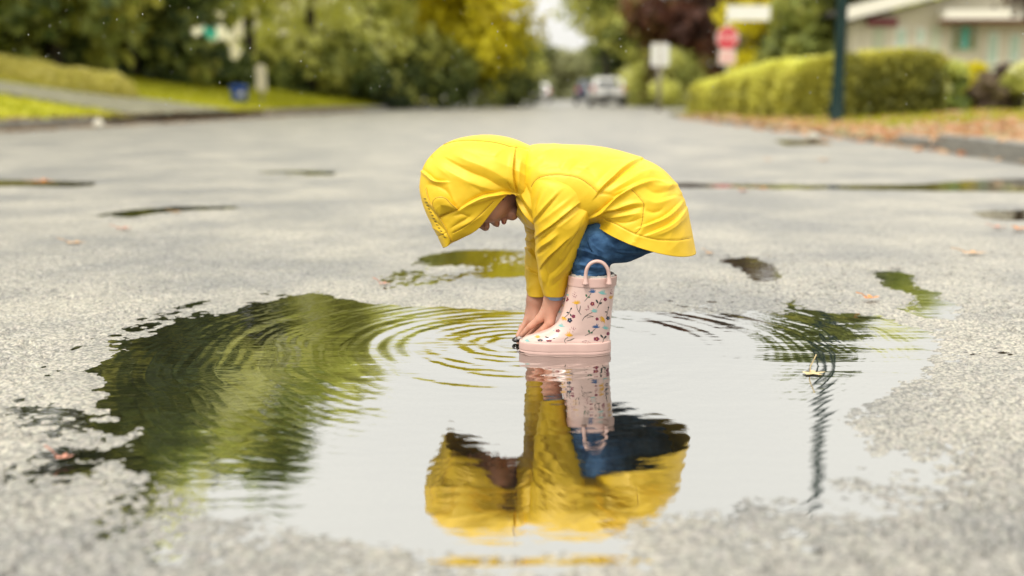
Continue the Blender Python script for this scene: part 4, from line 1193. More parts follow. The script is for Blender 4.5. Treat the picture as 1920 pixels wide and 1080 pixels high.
build_sleeve([(1008, 316), (994, 336), (994, 385), (1001, 418), (1004, 452), (1006, 488), (1010, 522), (1018, 553)],
             [(1092, 320), (1117, 350), (1113, 390), (1102, 418), (1089, 450), (1078, 486), (1068, 520), (1059, 553)],
             [2.058, 2.040, 2.029, 2.024, 2.027, 2.038, 2.050, 2.058], [.040, .056, .056, .053, .047, .041, .035, .029], near_folds, 71)
far_folds = [([(982, 432), (990, 438), (1002, 440)], 4, .006, 'v'), ([(982, 446), (992, 450), (1004, 450)], 4, .005, 'r'), ([(986, 462), (996, 470), (1004, 484)], 5, .004, 'n'), ([(988, 500), (1000, 510), (1012, 512)], 5, .003, 'n')]
build_sleeve([(1000, 352), (984, 395), (982, 430), (987, 452), (985, 480), (985, 515), (988, 553)],
             [(1095, 352), (1080, 395), (1062, 430), (1048, 452), (1040, 480), (1032, 515), (1027, 553)],
             [2.150, 2.175, 2.180, 2.176, 2.170, 2.160, 2.148], [.040, .050, .048, .044, .040, .035, .028], far_folds, 72)

def build_hood():
    O = np.array([(996, 274), (985, 269), (955, 258), (918, 253), (880, 255), (845, 264), (815, 284), (795, 310), (787, 345), (790, 372), (801, 402), (815, 430), (831, 461)], float)
    E = np.array([(992, 392), (980, 378), (968, 366), (956, 364), (944, 372), (930, 388), (916, 406), (906, 419), (896, 430), (884, 438), (870, 445), (858, 451), (846, 456)], float)
    w = np.array([.070, .078, .083, .086, .087, .087, .085, .083, .080, .077, .073, .069, .064])
    k = np.concatenate([[0], np.cumsum(np.hypot(*np.diff(O, axis=0).T) + .4 * np.hypot(*np.diff(E, axis=0).T))]); k /= k[-1]
    ns, na = 230, 300
    S = spline_at(np.column_stack([O, E, w]), k, np.linspace(0, 1, ns))
    a = np.linspace(-1, 1, na) * math.radians(118)
    g = (1 - np.cos(a)) / (1 - math.cos(math.radians(118)))
    g = g ** 0.92
    yo = -np.sign(a) * np.abs(np.sin(np.clip(np.abs(a), 0, math.pi / 2))) ** 0.8
    tuck = np.clip((np.abs(a) - math.pi / 2) / (math.radians(28)), 0, 1) ** 1.5
    V = np.zeros((ns, na, 3))
    for i in range(ns):
        ox, oy, ex, ey, ww = S[i]
        o_, e_ = W(ox, oy, YC), W(ex, ey, YC - ww * .85)
        V[i] = o_ + (e_ - o_) * g[:, None]
        V[i, :, 1] = YC + ww * yo * (1 - 0.14 * tuck)
    V = V.reshape(-1, 3); F = grid_faces(ns, na)
    F = outward(V, F); N = vnormals(V, F)
    folds = [
        ([(834, 296), (857, 309), (885, 324), (910, 334), (934, 348), (957, 360)], 9, .0050, 'v'),
        ([(850, 290), (880, 303), (910, 315), (940, 330), (962, 348)], 10, .0030, 'r'),
        ([(826, 310), (850, 326), (880, 342), (910, 352), (940, 362)], 9, .0030, 'r'),
        ([(966, 284), (963, 300), (961, 322), (964, 346), (968, 362)], 5, .0052, 'n'),
        ([(951, 340), (956, 350), (968, 363)], 4, .003, 'v'), ([(978, 290), (974, 312), (972, 335), (974, 360)], 5, .003, 'r'),
        ([(862, 392), (878, 381), (895, 372), (912, 366), (927, 363), (945, 361), (966, 364)], 5, .0045, 'n'),
        ([(880, 384), (900, 378), (925, 369), (948, 364)], 4, .0022, 'r'), ([(938, 372), (950, 366), (960, 368)], 4, .003, 'v'),
        ([(790, 318), (802, 327), (816, 338), (836, 340)], 4, .0042, 'n'), ([(812, 276), (805, 290), (812, 300)], 3.5, .002, 'v'),
        ([(800, 345), (822, 350), (840, 362), (850, 378)], 7, .003, 'v'), ([(840, 345), (846, 365), (856, 385)], 6, .0025, 'r'),
        ([(846, 428), (862, 418), (876, 410), (884, 402)], 4, .003, 'v'), ([(862, 426), (884, 415), (905, 402)], 5, .0025, 'r'), ([(850, 405), (866, 402), (880, 408)], 4, .0025, 'v'),
        ([(795, 380), (806, 392), (820, 410)], 3, .0025, 'v'), ([(800, 372), (808, 384), (822, 396)], 3, .002, 'r'), ([(808, 410), (822, 422), (836, 436)], 3, .0025, 'v'), ([(806, 424), (822, 432), (840, 446)], 3, .002, 'r'),
        ([(868, 280), (900, 292), (930, 296)], 8, .0015, 'v'), ([(925, 296), (935, 285), (948, 280)], 6, .0015, 'r'), ([(880, 345), (905, 360), (915, 366)], 7, .002, 'v'),
        # seams
        ([(812, 284), (827, 273), (853, 265), (883, 263), (922, 266), (945, 271), (957, 275), (972, 276), (986, 280)], 1.25, .0017, 'g'),
        ([(825, 407), (843, 399), (860, 393)], 1.25, .0017, 'g'), ([(849, 437), (866, 428), (886, 414), (905, 398), (925, 378)], 1.2, .0014, 'g'),
        ([(803, 452), (820, 444), (838, 436)], 1.2, .0014, 'g'),
    ]
    near = V[:, 1] < YC - .004
    V1 = fold_disp(V, N, folds, near); V1 = fold_disp(V1, N, folds[:16], V[:, 1] > YC + .01)
    q = V - BASE
    V1 = V1 + N * (0.0007 * fbm(q[:, 0] * 30, q[:, 1] * 26, q[:, 2] * 30, 3, 81) + 0.0018 * (1 - 2.2 * np.abs(vnoise((q[:, 0] * .5 + q[:, 2] * .86) * 46, (q[:, 0] * -.86 + q[:, 2] * .5) * -14, q[:, 1] * 14, 83))) * sstep(-.2, .5, vnoise(q[:, 0] * 11, q[:, 2] * 11, q[:, 1] * 9, 85)))[:, None]
    o = part('hood', V1, F, [M['yellow'], M['yellow_in']], coat)
    s = solid(o, .0016); s.modifiers[0].material_offset = 1; s.modifiers[0].material_offset_rim = 0
    return V1, F
HV, HF = build_hood()
hood_bvh = BVHTree.FromPolygons([tuple(v) for v in HV], [tuple(int(i) for i in f) for f in HF])
mir0 = lambda P: [np.array([p[0], 2 * YC - p[1], p[2]]) for p in P]
def cast(bvh, px, py, lift=0.0):
    o = Vector((0, 0, CAM_H)); d = (Vector(W(px, py, 2.0)) - o).normalized()
    h, n, _, _ = bvh.ray_cast(o, d)
    if h is None: return None, None
    if n.dot(d) > 0: n = -n
    return np.array(h + n * lift), np.array(n)
# stitched seams laid on the cloth: thin raised lines following the folds
torso_bvh = BVHTree.FromPolygons([tuple(v) for v in TV], [tuple(int(i) for i in f) for f in TF])
for bvh_, ctrl in ((torso_bvh, [(996, 350), (1003, 339), (1014, 332), (1036, 328), (1063, 329), (1086, 334), (1106, 347), (1121, 361)]),
                   (torso_bvh, [(1183, 355), (1192, 363), (1200, 372), (1207, 382), (1206, 395), (1205, 408), (1203, 420), (1200, 429), (1193, 437)]),
                   (torso_bvh, [(1135, 412), (1155, 420), (1173, 430), (1190, 438), (1205, 443), (1225, 448), (1241, 450), (1270, 450), (1292, 447)]),
                   (hood_bvh, [(818, 280), (827, 273), (853, 265), (883, 263), (922, 266), (945, 271), (957, 275), (972, 277)]),
                   (hood_bvh, [(851, 436), (866, 428), (886, 414), (905, 398), (925, 378)])):
    P_ = [cast(bvh_, *p, .0001)[0] for p in spline(ctrl, 60)]
    P_ = [p for p in P_ if p is not None]
    if len(P_) > 6:
        mb = MB(); mb.tube(P_, .00055, 5); partm(mb, 'seam', M['seam_thread'], coat)
        mb = MB(); mb.tube(mir0(P_), .00055, 5); partm(mb, 'seam', M['seam_thread'], coat)
# piping and stitch holes along the front seam of the hood, and the ear flaps
pipe = [cast(hood_bvh, *p, .0008)[0] for p in spline([(799, 352), (806, 378), (820, 401), (830, 418), (836, 429), (846, 452)], 40)]
pipe = [p for p in pipe if p is not None]
mb = MB(); mb.tube(pipe, .0015, 8)
mir = lambda P: [np.array([p[0], 2 * YC - p[1], p[2]]) for p in P]
partm(mb, 'piping', M['seam'], coat); mb = MB(); mb.tube(mir(pipe), .0011, 8); partm(mb, 'piping', M['seam'], coat)
for mr in (False, True):
    mb = MB()
    sp = spline([(795, 372), (801, 388), (808, 402), (815, 416), (823, 430), (832, 444)], 13)
    for a_, b_ in zip(sp, sp + np.array([4.5, 1.2])):
        p, q = cast(hood_bvh, *a_, .0004)[0], cast(hood_bvh, *b_, .0004)[0]
        if p is None or q is None: continue
        P_ = np.array([p, (p + q) / 2, q]); 
        if mr: P_[:, 1] = 2 * YC - P_[:, 1]
        mb.tube(P_, [.0005, .0009, .0005], 5)
    st = partm(mb, 'stitching', M['stitch'], coat); st['kind'] = 'stuff'
def ear(mirror):
    a, na_ = cast(hood_bvh, 826, 406, .0012); b, nb_ = cast(hood_bvh, 860, 393, .0012)
    tip, nt_ = cast(hood_bvh, 829, 370, .004); n_ = (na_ + nb_ + nt_); n_ /= np.linalg.norm(n_)
    ctrl = [(826, 405), (818, 392), (817, 380), (823, 371), (833, 369), (842, 373), (850, 382), (860, 393)]
    S = spline(ctrl, 30); rim = []
    for (x, y) in S:
        h, n1 = cast(hood_bvh, x, y, .0008)
        base_d = abs((x - 826) * (393 - 405) - (y - 405) * (860 - 826)) / math.hypot(34, 12)
        rim.append(h + n1 * (0.00028 * base_d + .0006))
    rim = np.array(rim); c0 = rim.mean(0)
    V, F = [], []
    rings = 6; k = len(rim)
    for lay, off in ((0, .0042), (1, .0)):
        for r in range(rings):
            t = r / (rings - 1)
            for p in rim: V.append(c0 * (1 - t) + p * t + n_ * (off * 1.3 * (1 - .62 * t ** 3) + (.0006 if lay == 0 else 0)))
    V = np.array(V)
    for lay in (0, 1):
        b0 = lay * rings * k
        for r in range(rings - 1):
            for i in range(k):
                j = (i + 1) % k
                f = (b0 + r * k + i, b0 + r * k + j, b0 + (r + 1) * k + j, b0 + (r + 1) * k + i)
                F.append(f if lay == 0 else f[::-1])
    for i in range(k):
        j = (i + 1) % k; F.append(((rings - 1) * k + i, (rings - 1) * k + j, (2 * rings - 1) * k + j, (2 * rings - 1) * k + i))
    if mirror: V[:, 1] = 2 * YC - V[:, 1]; F = [f[::-1] for f in F]
    part('ear_flap', V, F, M['yellow'], coat)
    mb = MB(); R_ = rim + n_ * .0018
    if mirror: R_[:, 1] = 2 * YC - R_[:, 1]
    mb.tube(R_, .0015, 6); partm(mb, 'flap_edge', M['seam'], coat)
ear(False); ear(True)

# blue shirt cuff peeping out of the near sleeve
R = ring_loft([(1021, 540), (1021, 552), (1026, 560)], [(1058, 540), (1058, 552), (1054, 561)], [.022, .0215, .0205], [2.058, 2.060, 2.062], [0, 0, 0], 14, 40, 2.0)
V = R.reshape(-1, 3); F = outward(V, grid_faces(14, 40, True)); solid(part('shirt_cuff', V, F, M['shirt']), .0012)

# ------------------------------------------------------------------ jeans
def build_jeans():
    f = Field(np.array([W(1050, 400, YC)[0], YC - .16, .12]), np.array([W(1290, 400, YC)[0], YC + .16, .36]), 0.0021)
    f.cap(W(1225, 400, YC - .03), W(1225, 400, YC + .03), .052, .052, .02)
    for s, yb in ((-1, 2.033), (1, 2.173)):
        hip, mid, knee = W(1218, 424, YC + s * .052), W(1165, 441, YC + s * .060), W(1113, 458, YC + s * .064)
        z = lambda py: W(1105, py, 2.033)[2]
        x = lambda px: W(px, 520, 2.033)[0]
        f.cap(hip, mid, .050, .049, .02); f.cap(mid, knee, .049, .0395, .02)
        f.cap(knee, np.array([x(1106), yb, z(500)]), .0385, .0345, .012)
        f.cap(np.array([x(1106), yb, z(500)]), np.array([x(1107), yb, z(550)]), .0345, .033, .01)
    V, F = f.mesh(); N = vnormals(V, F)
    folds = [([(1150, 440), (1185, 452), (1215, 452)], 4, .0026, 'n'), ([(1104, 440), (1112, 455), (1128, 470)], 4, .003, 'n'), ([(1160, 470), (1190, 470), (1225, 462)], 4, .0022, 'n'), ([(1076, 515), (1100, 517), (1130, 512)], 3, .003, 'n'), ([(1170, 485), (1200, 478), (1230, 470)], 4, .002, 'v'), ([(1072, 470), (1085, 465), (1105, 470), (1130, 485)], 4, .004, 'n'), ([(1075, 482), (1095, 482), (1115, 488), (1136, 490)], 4, .004, 'v'), ([(1072, 494), (1095, 497), (1118, 503), (1134, 500)], 4, .0038, 'r'),
             ([(1074, 508), (1095, 506), (1120, 512)], 4, .003, 'v'), ([(1136, 488), (1120, 480), (1108, 470), (1102, 455)], 5, .0035, 'n'), ([(1140, 470), (1165, 478), (1190, 478)], 6, .0025, 'v'), ([(1130, 455), (1160, 466), (1195, 468)], 7, .002, 'r'),
             ([(1084, 500), (1086, 480), (1090, 460), (1102, 446), (1120, 438), (1142, 434)], 1.5, .0014, 'g'), ([(1106, 430), (1130, 428), (1150, 432)], 6, .0022, 'v')]
    V = fold_disp(V, N, folds)
    q = V - BASE
    V = V + N * (.0016 * fbm(q[:, 0] * 34, q[:, 1] * 24, q[:, 2] * 40, 3, 91))[:, None]
    return part('jeans', V, F, M['jeans'])
jeans = build_jeans()

# ------------------------------------------------------------------ boots
BY = 2.03
def bz(py): return W(1060, py, BY - .04)[2]
def bx(px, py=600): return W(px, py, BY)[0]
def boot_rings(rows, n_lv, n_a, p):
    """rows: (z, x_front, x_back, half width) bottom to top."""
    A = np.array(rows, float); k = np.linspace(0, 1, len(A))
    S = spline_at(A, k, np.linspace(0, 1, n_lv))
    a = np.linspace(0, 2 * math.pi, n_a, endpoint=False)
    out = []
    for z, xf, xb, hw in S:
        c, s = np.cos(a), np.sin(a)
        foot = np.clip(((xb - xf) - .10) / .06, 0, 1)
        x = (xf + xb) / 2 + (xb - xf) / 2 * np.sign(c) * np.abs(c) ** (2 / p)
        taper = 1 - foot * 0.10 * (1 - (x - xf) / (xb - xf)) - foot * .10 * np.exp(-(((x - xf) / (xb - xf) - .55) / .18) ** 2)
        y = hw * np.sign(s) * np.abs(s) ** (2 / p) * taper
        out.append(np.stack([x, BY - y, np.full(n_a, z)], 1))
    return np.array(out)
def cap_top(R, inward):
    """Close the inside of an open ring stack."""
    c = R[-1].mean(0)
    return np.concatenate([R, *[(c + (R[-1] - c) * s - np.array([0, 0, d]))[None] for s, d in inward]])
def make_boot():
    rows = [(bz(648), bx(976), bx(1143.5), .0375), (bz(644), bx(978.5), bx(1143.5), .0375), (bz(640), bx(985), bx(1143.5), .0370), (bz(635.5), bx(999), bx(1144), .0355), (bz(631), bx(1014), bx(1144.3), .034),
            (bz(626), bx(1027), bx(1144.6), .0335), (bz(620), bx(1037), bx(1145), .0333), (bz(612), bx(1045), bx(1145.4), .0335), (bz(600), bx(1051), bx(1146.2), .0345),
            (bz(585), bx(1056), bx(1147.5), .0362), (bz(565), bx(1060.5), bx(1149.5), .0380), (bz(548), bx(1064), bx(1151), .0390), (bz(536), bx(1066), bx(1152.5), .0395)]
    n_a = 96
    R = boot_rings(rows, 90, n_a, 2.25)
    V = R.reshape(-1, 3); F = outward(V, grid_faces(len(R), n_a, True))
    o = part('boot', V, F, M['boot'])
    V0, F0 = V, F
    # sole: a thick band, slightly proud, with a groove line
    srows = [(-.0125, bx(980), bx(1141), .0365), (-.011, bx(975.5), bx(1145), .0395), (-.004, bx(974), bx(1146), .0402), (bz(664), bx(973.6), bx(1146.2), .0404), (bz(662.3), bx(974.2), bx(1145.8), .0399), (bz(660.5), bx(973.3), bx(1146.3), .0405), (bz(652), bx(973.2), bx(1146), .0405), (bz(647.3), bx(974), bx(1145.6), .0402), (bz(646), bx(976), bx(1144.5), .0390), (bz(645.8), bx(979), bx(1142), .0365)]
    S = boot_rings(srows, 46, n_a, 2.35)
    lf = np.clip((S[..., 0] - bx(974)) / (bx(1146) - bx(974)), 0, 1)
    lo = S[..., 2] < 0
    S[..., 2] += np.where(lo, 0.004 * np.clip((.14 - lf) / .14, 0, 1) ** 2, 0)
    S = np.concatenate([(S[0].mean(0) + (S[0] - S[0].mean(0)) * .05)[None], S])
    V = S.reshape(-1, 3); part('sole', V, outward(V, grid_faces(len(S), n_a, True)), M['boot_sole'], o)
    # rim collar, turned over to the inside
    crow = [(bz(540), bx(1065), bx(1153.5), .0396), (bz(539.4), bx(1063.8), bx(1154.3), .0410), (bz(532), bx(1064.2), bx(1154.9), .0412), (bz(524), bx(1064.6), bx(1155.5), .0414), (bz(522.3), bx(1065.5), bx(1155), .0408)]
    C = boot_rings(crow, 24, n_a, 2.1)
    c = C[-1].mean(0)
    C = np.concatenate([C] + [(c + (C[-1] - c) * s - np.array([0, 0, d]))[None] for s, d in ((.965, -.0003), (.94, .0012), (.93, .006))])
    V = C.reshape(-1, 3); part('rim', V, outward(V, grid_faces(len(C), n_a, True)), M['boot_sole'], o)
    # fleece lining
    Lr = []
    for i, (s, z) in enumerate([(.935, bz(525)), (.92, bz(520.5)), (.87, bz(518.5)), (.82, bz(521)), (.80, bz(535)), (.78, bz(575))]):
        q = c + (C[23] - c) * s; q[:, 2] = z + .0016 * vnoise(np.arange(n_a) * .9, np.full(n_a, i * 1.7), seed=5) ; Lr.append(q)
    Lr = np.array(Lr); V = Lr.reshape(-1, 3); part('lining', V, grid_faces(len(Lr), n_a, True), M['fleece'], o)
    # two carrying loops, one on each side of the shaft
    for sy in (-1, 1):
        yy = BY + sy * .0435
        pts = [(1094, 533), (1094, 524), (1094.5, 512), (1097, 501), (1104, 492.5), (1114.5, 489.3), (1125, 492.5), (1132.5, 501), (1136, 512), (1137, 524), (1137, 533)]
        P = [np.array([bx(x_), yy + (0.0016 * sy if 2 < i < 8 else 0), bz(y_)]) for i, (x_, y_) in enumerate(pts)]
        P = spline(np.array(P), 44); r = np.full(44, .0036); r[:5] = np.linspace(.0062, .004, 5); r[-5:] = np.linspace(.004, .0062, 5)
        mb = MB(); mb.tube(P, r, 12); partm(mb, 'handle', M['boot_sole'], o)
    return o, V0, F0
boot, BV, BF = make_boot()
boot_bvh = BVHTree.FromPolygons([tuple(v) for v in BV], [tuple(int(i) for i in f) for f in BF])
PC = {'maroon': (0.20, 0.012, 0.055), 'yellow': (0.75, 0.40, 0.02), 'blue': (0.025, 0.10, 0.26), 'teal': (0.22, 0.52, 0.50), 'dark': (0.012, 0.025, 0.025), 'navy': (0.018, 0.012, 0.04), 'green': (0.03, 0.14, 0.07)}
PK = list(PC); PM = [mat('print_' + k_, c_, .4, .5) for k_, c_ in PC.items()]
def prints():
    mb = MB()
    rg = random.Random(3)
    def poly(pts, col):
        Pw = []
        for x, y in pts:
            h, _ = cast(boot_bvh, 940 + x / 4.908, 470 + y / 4.908, .00035)
            if h is None: return
            Pw.append(h)
        if max(p[1] for p in Pw) > BY + .01: return
        mb.put(Pw, [tuple(range(len(Pw)))], PK.index(col))
    def petal(x, y, a, l, w, col):
        ca, sa = math.cos(a), math.sin(a)
        poly([(x + ca * t * l - sa * s * w, y + sa * t * l + ca * s * w) for t, s in ((0, 0), (.35, -.8), (.75, -.9), (1, 0), (.75, .9), (.35, .8))], col)
    def stroke(pts, w, col):
        S = spline(pts, 14)
        for a, b in zip(S[:-1], S[1:]):
            d = (b - a) / (np.linalg.norm(b - a) + 1e-9); n_ = np.array([-d[1], d[0]]) * w / 2
            poly([a - n_, b - n_ + d * .3, b + n_ + d * .3, a + n_], col)
    def five(x, y, r, col, sq=1.0, eye='yellow'):
        a0 = rg.random()
        for i in range(5):
            a = a0 + i * 1.2566; ca, sa = math.cos(a), math.sin(a) * sq
            poly([(x + r * (.15 * ca), y + r * .15 * sa)] + [(x + r * (ca * .62) + .42 * r * math.cos(a + q), y + r * sa * .62 + .42 * r * sq * math.sin(a + q)) for q in np.linspace(-2.2, 2.2, 8)], col)
        poly([(x + r * .2 * math.cos(q), y + r * .2 * sq * math.sin(q)) for q in np.linspace(0, 6.28, 7)[:-1]], eye)
    def fan(x, y, a, l, n_, sp, col, sq=1.0):
        for i in range(n_):
            q = a + (i / (n_ - 1) - .5) * sp; petal(x, y, q, l * (.75 + .45 * rg.random()), l * .095, col)
    for x, y, r, sq in ((603, 447, 19, 1), (838, 489, 20, 1), (955, 447, 17, 1), (664, 604, 18, 1), (881, 628, 15, 1), (521, 738, 21, .7), (875, 812, 28, .7), (438, 829, 28, .35), (981, 763, 15, 1.1)): five(x, y, r, 'maroon', sq, 'maroon' if r < 19 else 'yellow')
    five(630, 640, 23, 'navy', 1, 'teal'); five(358, 824, 28, 'navy', .42); five(981, 620, 18, 'navy', 1, 'teal')
    up = -math.pi / 2
    for x, y, l, a in ((692, 494, 42, up), (582, 610, 38, 2.0), (946, 622, 42, 2.6), (626, 792, 46, up), (335, 804, 30, up), (1013, 445, 32, up)): fan(x, y, a, l, 7, 2.2, 'yellow')
    for x, y, l, a in ((838, 388, 38, up), (870, 712, 38, up)): fan(x, y, a, l, 8, 2.5, 'blue')
    for x, y, l in ((925, 402, 46), (545, 702, 36), (955, 722, 40), (850, 566, 38), (235, 838, 30), (895, 860, 30)): fan(x, y, up + .25, l, 7, 2.4, 'teal')
    for pts in ([(694, 495), (698, 530), (712, 560), (735, 590)], [(838, 568), (800, 585), (765, 610), (745, 642)], [(826, 392), (800, 425), (765, 466)], [(866, 716), (830, 750), (770, 782)], [(614, 796), (590, 812), (582, 835), (597, 854)], [(578, 620), (600, 600), (625, 575), (640, 530)], [(905, 470), (898, 495), (882, 525)], [(925, 440), (912, 460), (900, 490)], [(945, 800), (938, 825), (930, 850)], [(985, 530), (975, 570), (968, 600)]): stroke(pts, 4, 'dark')
    for x, y, a, l, w, c in ((790, 428, -2.0, 32, 9, 'green'), (792, 428, -.1, 26, 8, 'green'), (812, 758, -1.9, 32, 9, 'green'), (815, 757, -.2, 28, 8, 'green'), (893, 488, -2.1, 46, 9, 'dark'), (896, 492, -.5, 36, 9, 'dark'), (940, 806, -2.3, 46, 9, 'dark'), (944, 810, -.9, 36, 9, 'dark'),
                             (625, 572, 3.3, 26, 8, 'dark'), (634, 578, 1.2, 28, 7, 'dark'), (640, 545, -1.2, 24, 6, 'dark'), (430, 800, 3.4, 30, 6, 'dark'), (415, 806, -.3, 26, 5, 'dark'), (470, 802, .2, 24, 5, 'dark'), (975, 565, 3.3, 22, 6, 'dark'), (600, 405, .2, 22, 8, 'teal'), (470, 735, .1, 22, 5, 'teal'), (988, 530, -1.9, 18, 6, 'dark')): petal(x, y, a, l, w, c)
    for x0, y0, x1, y1 in ((712, 560, 728, 505), (728, 505, 720, 560), (765, 612, 800, 596), (800, 600, 848, 606), (848, 606, 790, 618), (600, 830, 640, 826), (640, 826, 672, 806), (672, 806, 610, 832)): stroke([(x0, y0), ((x0 + x1) / 2 + 3, (y0 + y1) / 2 - 3), (x1, y1)], 3, 'dark')
    for cx, cy, rx, ry in ((678, 402, 24, 30), (790, 522, 22, 26), (660, 722, 34, 24), (780, 836, 42, 18), (345, 873, 36, 10), (1012, 380, 12, 26)):
        for _ in range(15):
            a = rg.random() * 6.28; r_ = math.sqrt(rg.random()); x, y = cx + rx * r_ * math.cos(a), cy + ry * r_ * math.sin(a)
            petal(x, y, 1.1 + rg.random(), 7, 2.6, 'maroon')
    return partm(mb, 'flower_print', PM, boot, False)
pr = prints()
# the far boot and its parts: copies set 14 cm deeper
def copy_part(o, parent, off):
    c = o.copy(); COL.objects.link(c); c.parent = parent
    if off is not None: c.location = off
    return c
b2 = copy_part(boot, person, (0.0, 0.14, 0.0))
for ch in list(boot.children): copy_part(ch, b2, None)
# things under the fingers
def pebble(px, py, Y, r, m, label, seed):
    c = W(px, py, Y); rg = np.random.default_rng(seed)
    bm = bmesh.new(); bmesh.ops.create_icosphere(bm, subdivisions=3, radius=1)
    V = np.array([v.co[:] for v in bm.verts]); F = [tuple(v.index for v in f.verts) for f in bm.faces]; bm.free()
    V = V * (1 + .18 * fbm(V[:, 0] * 1.6 + seed, V[:, 1] * 1.6, V[:, 2] * 1.6, 2, seed))[:, None] * np.array([1.2, .9, .75]) * r
    o = add('pebble', V + c, F, m, None, c); tag(o, label, 'pebble', 'pebbles at the fingertips'); return o
M['peb'] = mat('wet_dark_pebble', (0.03, 0.022, 0.02), 0.12, .7, var=.5, vscale=200)
M['peb2'] = mat('wet_pale_pebble', (0.5, 0.42, 0.4), 0.15, .7, var=.4, vscale=200)
pebble(969, 637, 2.095, .0075, M['peb'], 'dark wet pebble under the fingertips beside the boot toe', 3)
pebble(975, 634, 2.085, .0055, M['peb2'], 'small pale wet pebble touched by the fingers', 5)
# ------------------------------------------------------------------ street furniture
def at(px, Y): return (px - 960) / FPX * (Y * CT + (CAM_H) * ST)
M['steel'] = mat('galvanised_steel', (0.52, 0.52, 0.49), 0.45, .5, .6, var=.15, vscale=10)
M['white'] = mat('white_sign_paint', (0.80, 0.79, 0.74), 0.4, var=.03, vscale=6)
M['red'] = mat('red_sign_paint', (0.60, 0.02, 0.05), 0.4)
M['pinkish'] = mat('faded_pink_plate', (0.72, 0.45, 0.42), 0.4)
M['lampgreen'] = mat('dark_green_lamp_paint', (0.004, 0.022, 0.019), 0.55, 0.25, var=.2, vscale=8)
M['glass'] = mat('dark_glass', (0.02, 0.025, 0.03), 0.05, .7)
M['lampglass'] = mat('frosted_lamp_glass', (0.6, 0.6, 0.55), 0.3)
M['wood'] = mat('weathered_pole_wood', (0.30, 0.27, 0.21), 0.85, var=.25, vscale=9, bump=.004, bscale=30)

def letters(text, size, depth, mt, parent, loc, name='lettering'):
    cu = bpy.data.curves.new(name, 'FONT'); cu.body = text; cu.size = size; cu.extrude = depth; cu.align_x = 'CENTER'; cu.align_y = 'CENTER'
    cu.materials.append(mt)
    tmp = bpy.data.objects.new('tmp', cu); COL.objects.link(tmp)
    me = bpy.data.meshes.new_from_object(tmp.evaluated_get(bpy.context.evaluated_depsgraph_get()))
    bpy.data.objects.remove(tmp); bpy.data.curves.remove(cu)
    o = link(name, me, parent, loc); o.rotation_euler = (math.pi / 2, 0, 0)
    return o

# stop sign with street name blade
Y = 27.5; X = at(1359, Y); zb = 0.2
t = thing('stop_sign', (X, Y, 0.1), 'red octagonal stop sign on a pale post with a white street name blade on top', 'stop sign')
zz = lambda py, yy=Y: float(W(1000, py, yy)[2]) - 0.1
MB().tube([(0, 0.04, -.1), (0, 0.04, zz(14))], .03, 10).obj('post', M['steel'], t, local=True, smooth=True)
c = zz(71.5); r = 0.30
oct_ = lambda r_: [(r_ * math.cos(math.pi / 8 + i * math.pi / 4), c + r_ * math.sin(math.pi / 8 + i * math.pi / 4)) for i in range(8)]
pl = MB().prism(oct_(r), -0.006, 0.006).obj('octagon_plate', M['white'], t, local=True)
MB().prism(oct_(r * .94), -0.010, -0.0062).obj('red_face', M['red'], pl, local=True)
letters('STOP', .225, .001, M['white'], pl, (0, -0.0115, c))
mb = MB(); c2 = zz(107); mb.box(0, 0, c2, .42, .012, .36); tb = mb.obj('tab_plate', M['white'], t, local=True)
MB().box(0, -0.0085, c2, .38, .004, .32).obj('tab_face', M['pinkish'], tb, local=True)
bl = MB().box(0.50, 0, zz(24.5), 1.08, .02, .36).obj('name_blade', M['white'], t, local=True)

# blank white sign on post
Y = 36.0; X = at(1235, Y)
t = thing('road_sign', (X, Y, 0.1), 'white rectangular road sign on a pale post at the far right corner', 'road sign')
MB().tube([(0, 0.05, -.1), (0, 0.05, zz(80, Y))], .075, 10).obj('post', M['wood'], t, local=True, smooth=True)
zc = zz(103, Y); w_, h_ = .29, .37
rr = [(sx * (w_ - .06) + .06 * math.cos(a + b), zc + sz * (h_ - .06) + .06 * math.sin(a + b)) for sx, sz, b in ((1, 1, 0), (-1, 1, math.pi / 2), (-1, -1, math.pi), (1, -1, 1.5 * math.pi)) for a in np.linspace(0, math.pi / 2, 5)]
MB().prism(rr, -0.006, 0.006).obj('plate', M['white'], t, local=True)

# green street lamp
Y = 16.5; X = at(1567, Y); zb = float(right_z(np.array(X), np.array(Y)))
t = thing('street_lamp', (X, Y, zb), 'tall dark green street lamp post in front of the clipped hedge', 'street lamp')
MB().tube([(0, 0, -.1), (0, 0, .02), (0, 0, .05), (0, 0, .5), (0, 0, .55), (0, 0, 3), (0, 0, 6.1)], [.13, .13, .105, .10, .088, .078, .06], 20).obj('post', M['lampgreen'], t, local=True, smooth=True)
MB().tube([(0, 0, 5.95), (-.05, 0, 6.25), (-.3, 0, 6.45), (-.8, 0, 6.5)], [.045, .04, .035, .03], 10).obj('arm', M['lampgreen'], t, local=True, smooth=True)
hd = MB().tube([(-.72, 0, 6.52), (-.85, 0, 6.53), (-1.15, 0, 6.51), (-1.32, 0, 6.49)], [.05, .12, .12, .04], 14).obj('lamp_head', M['lampgreen'], t, local=True, smooth=True)
V, F = ico(np.array([-1.02, 0, 6.42]), np.array([.17, .1, .05]), np.eye(3), 2)
add('lens', V, F, M['lampglass'], hd)

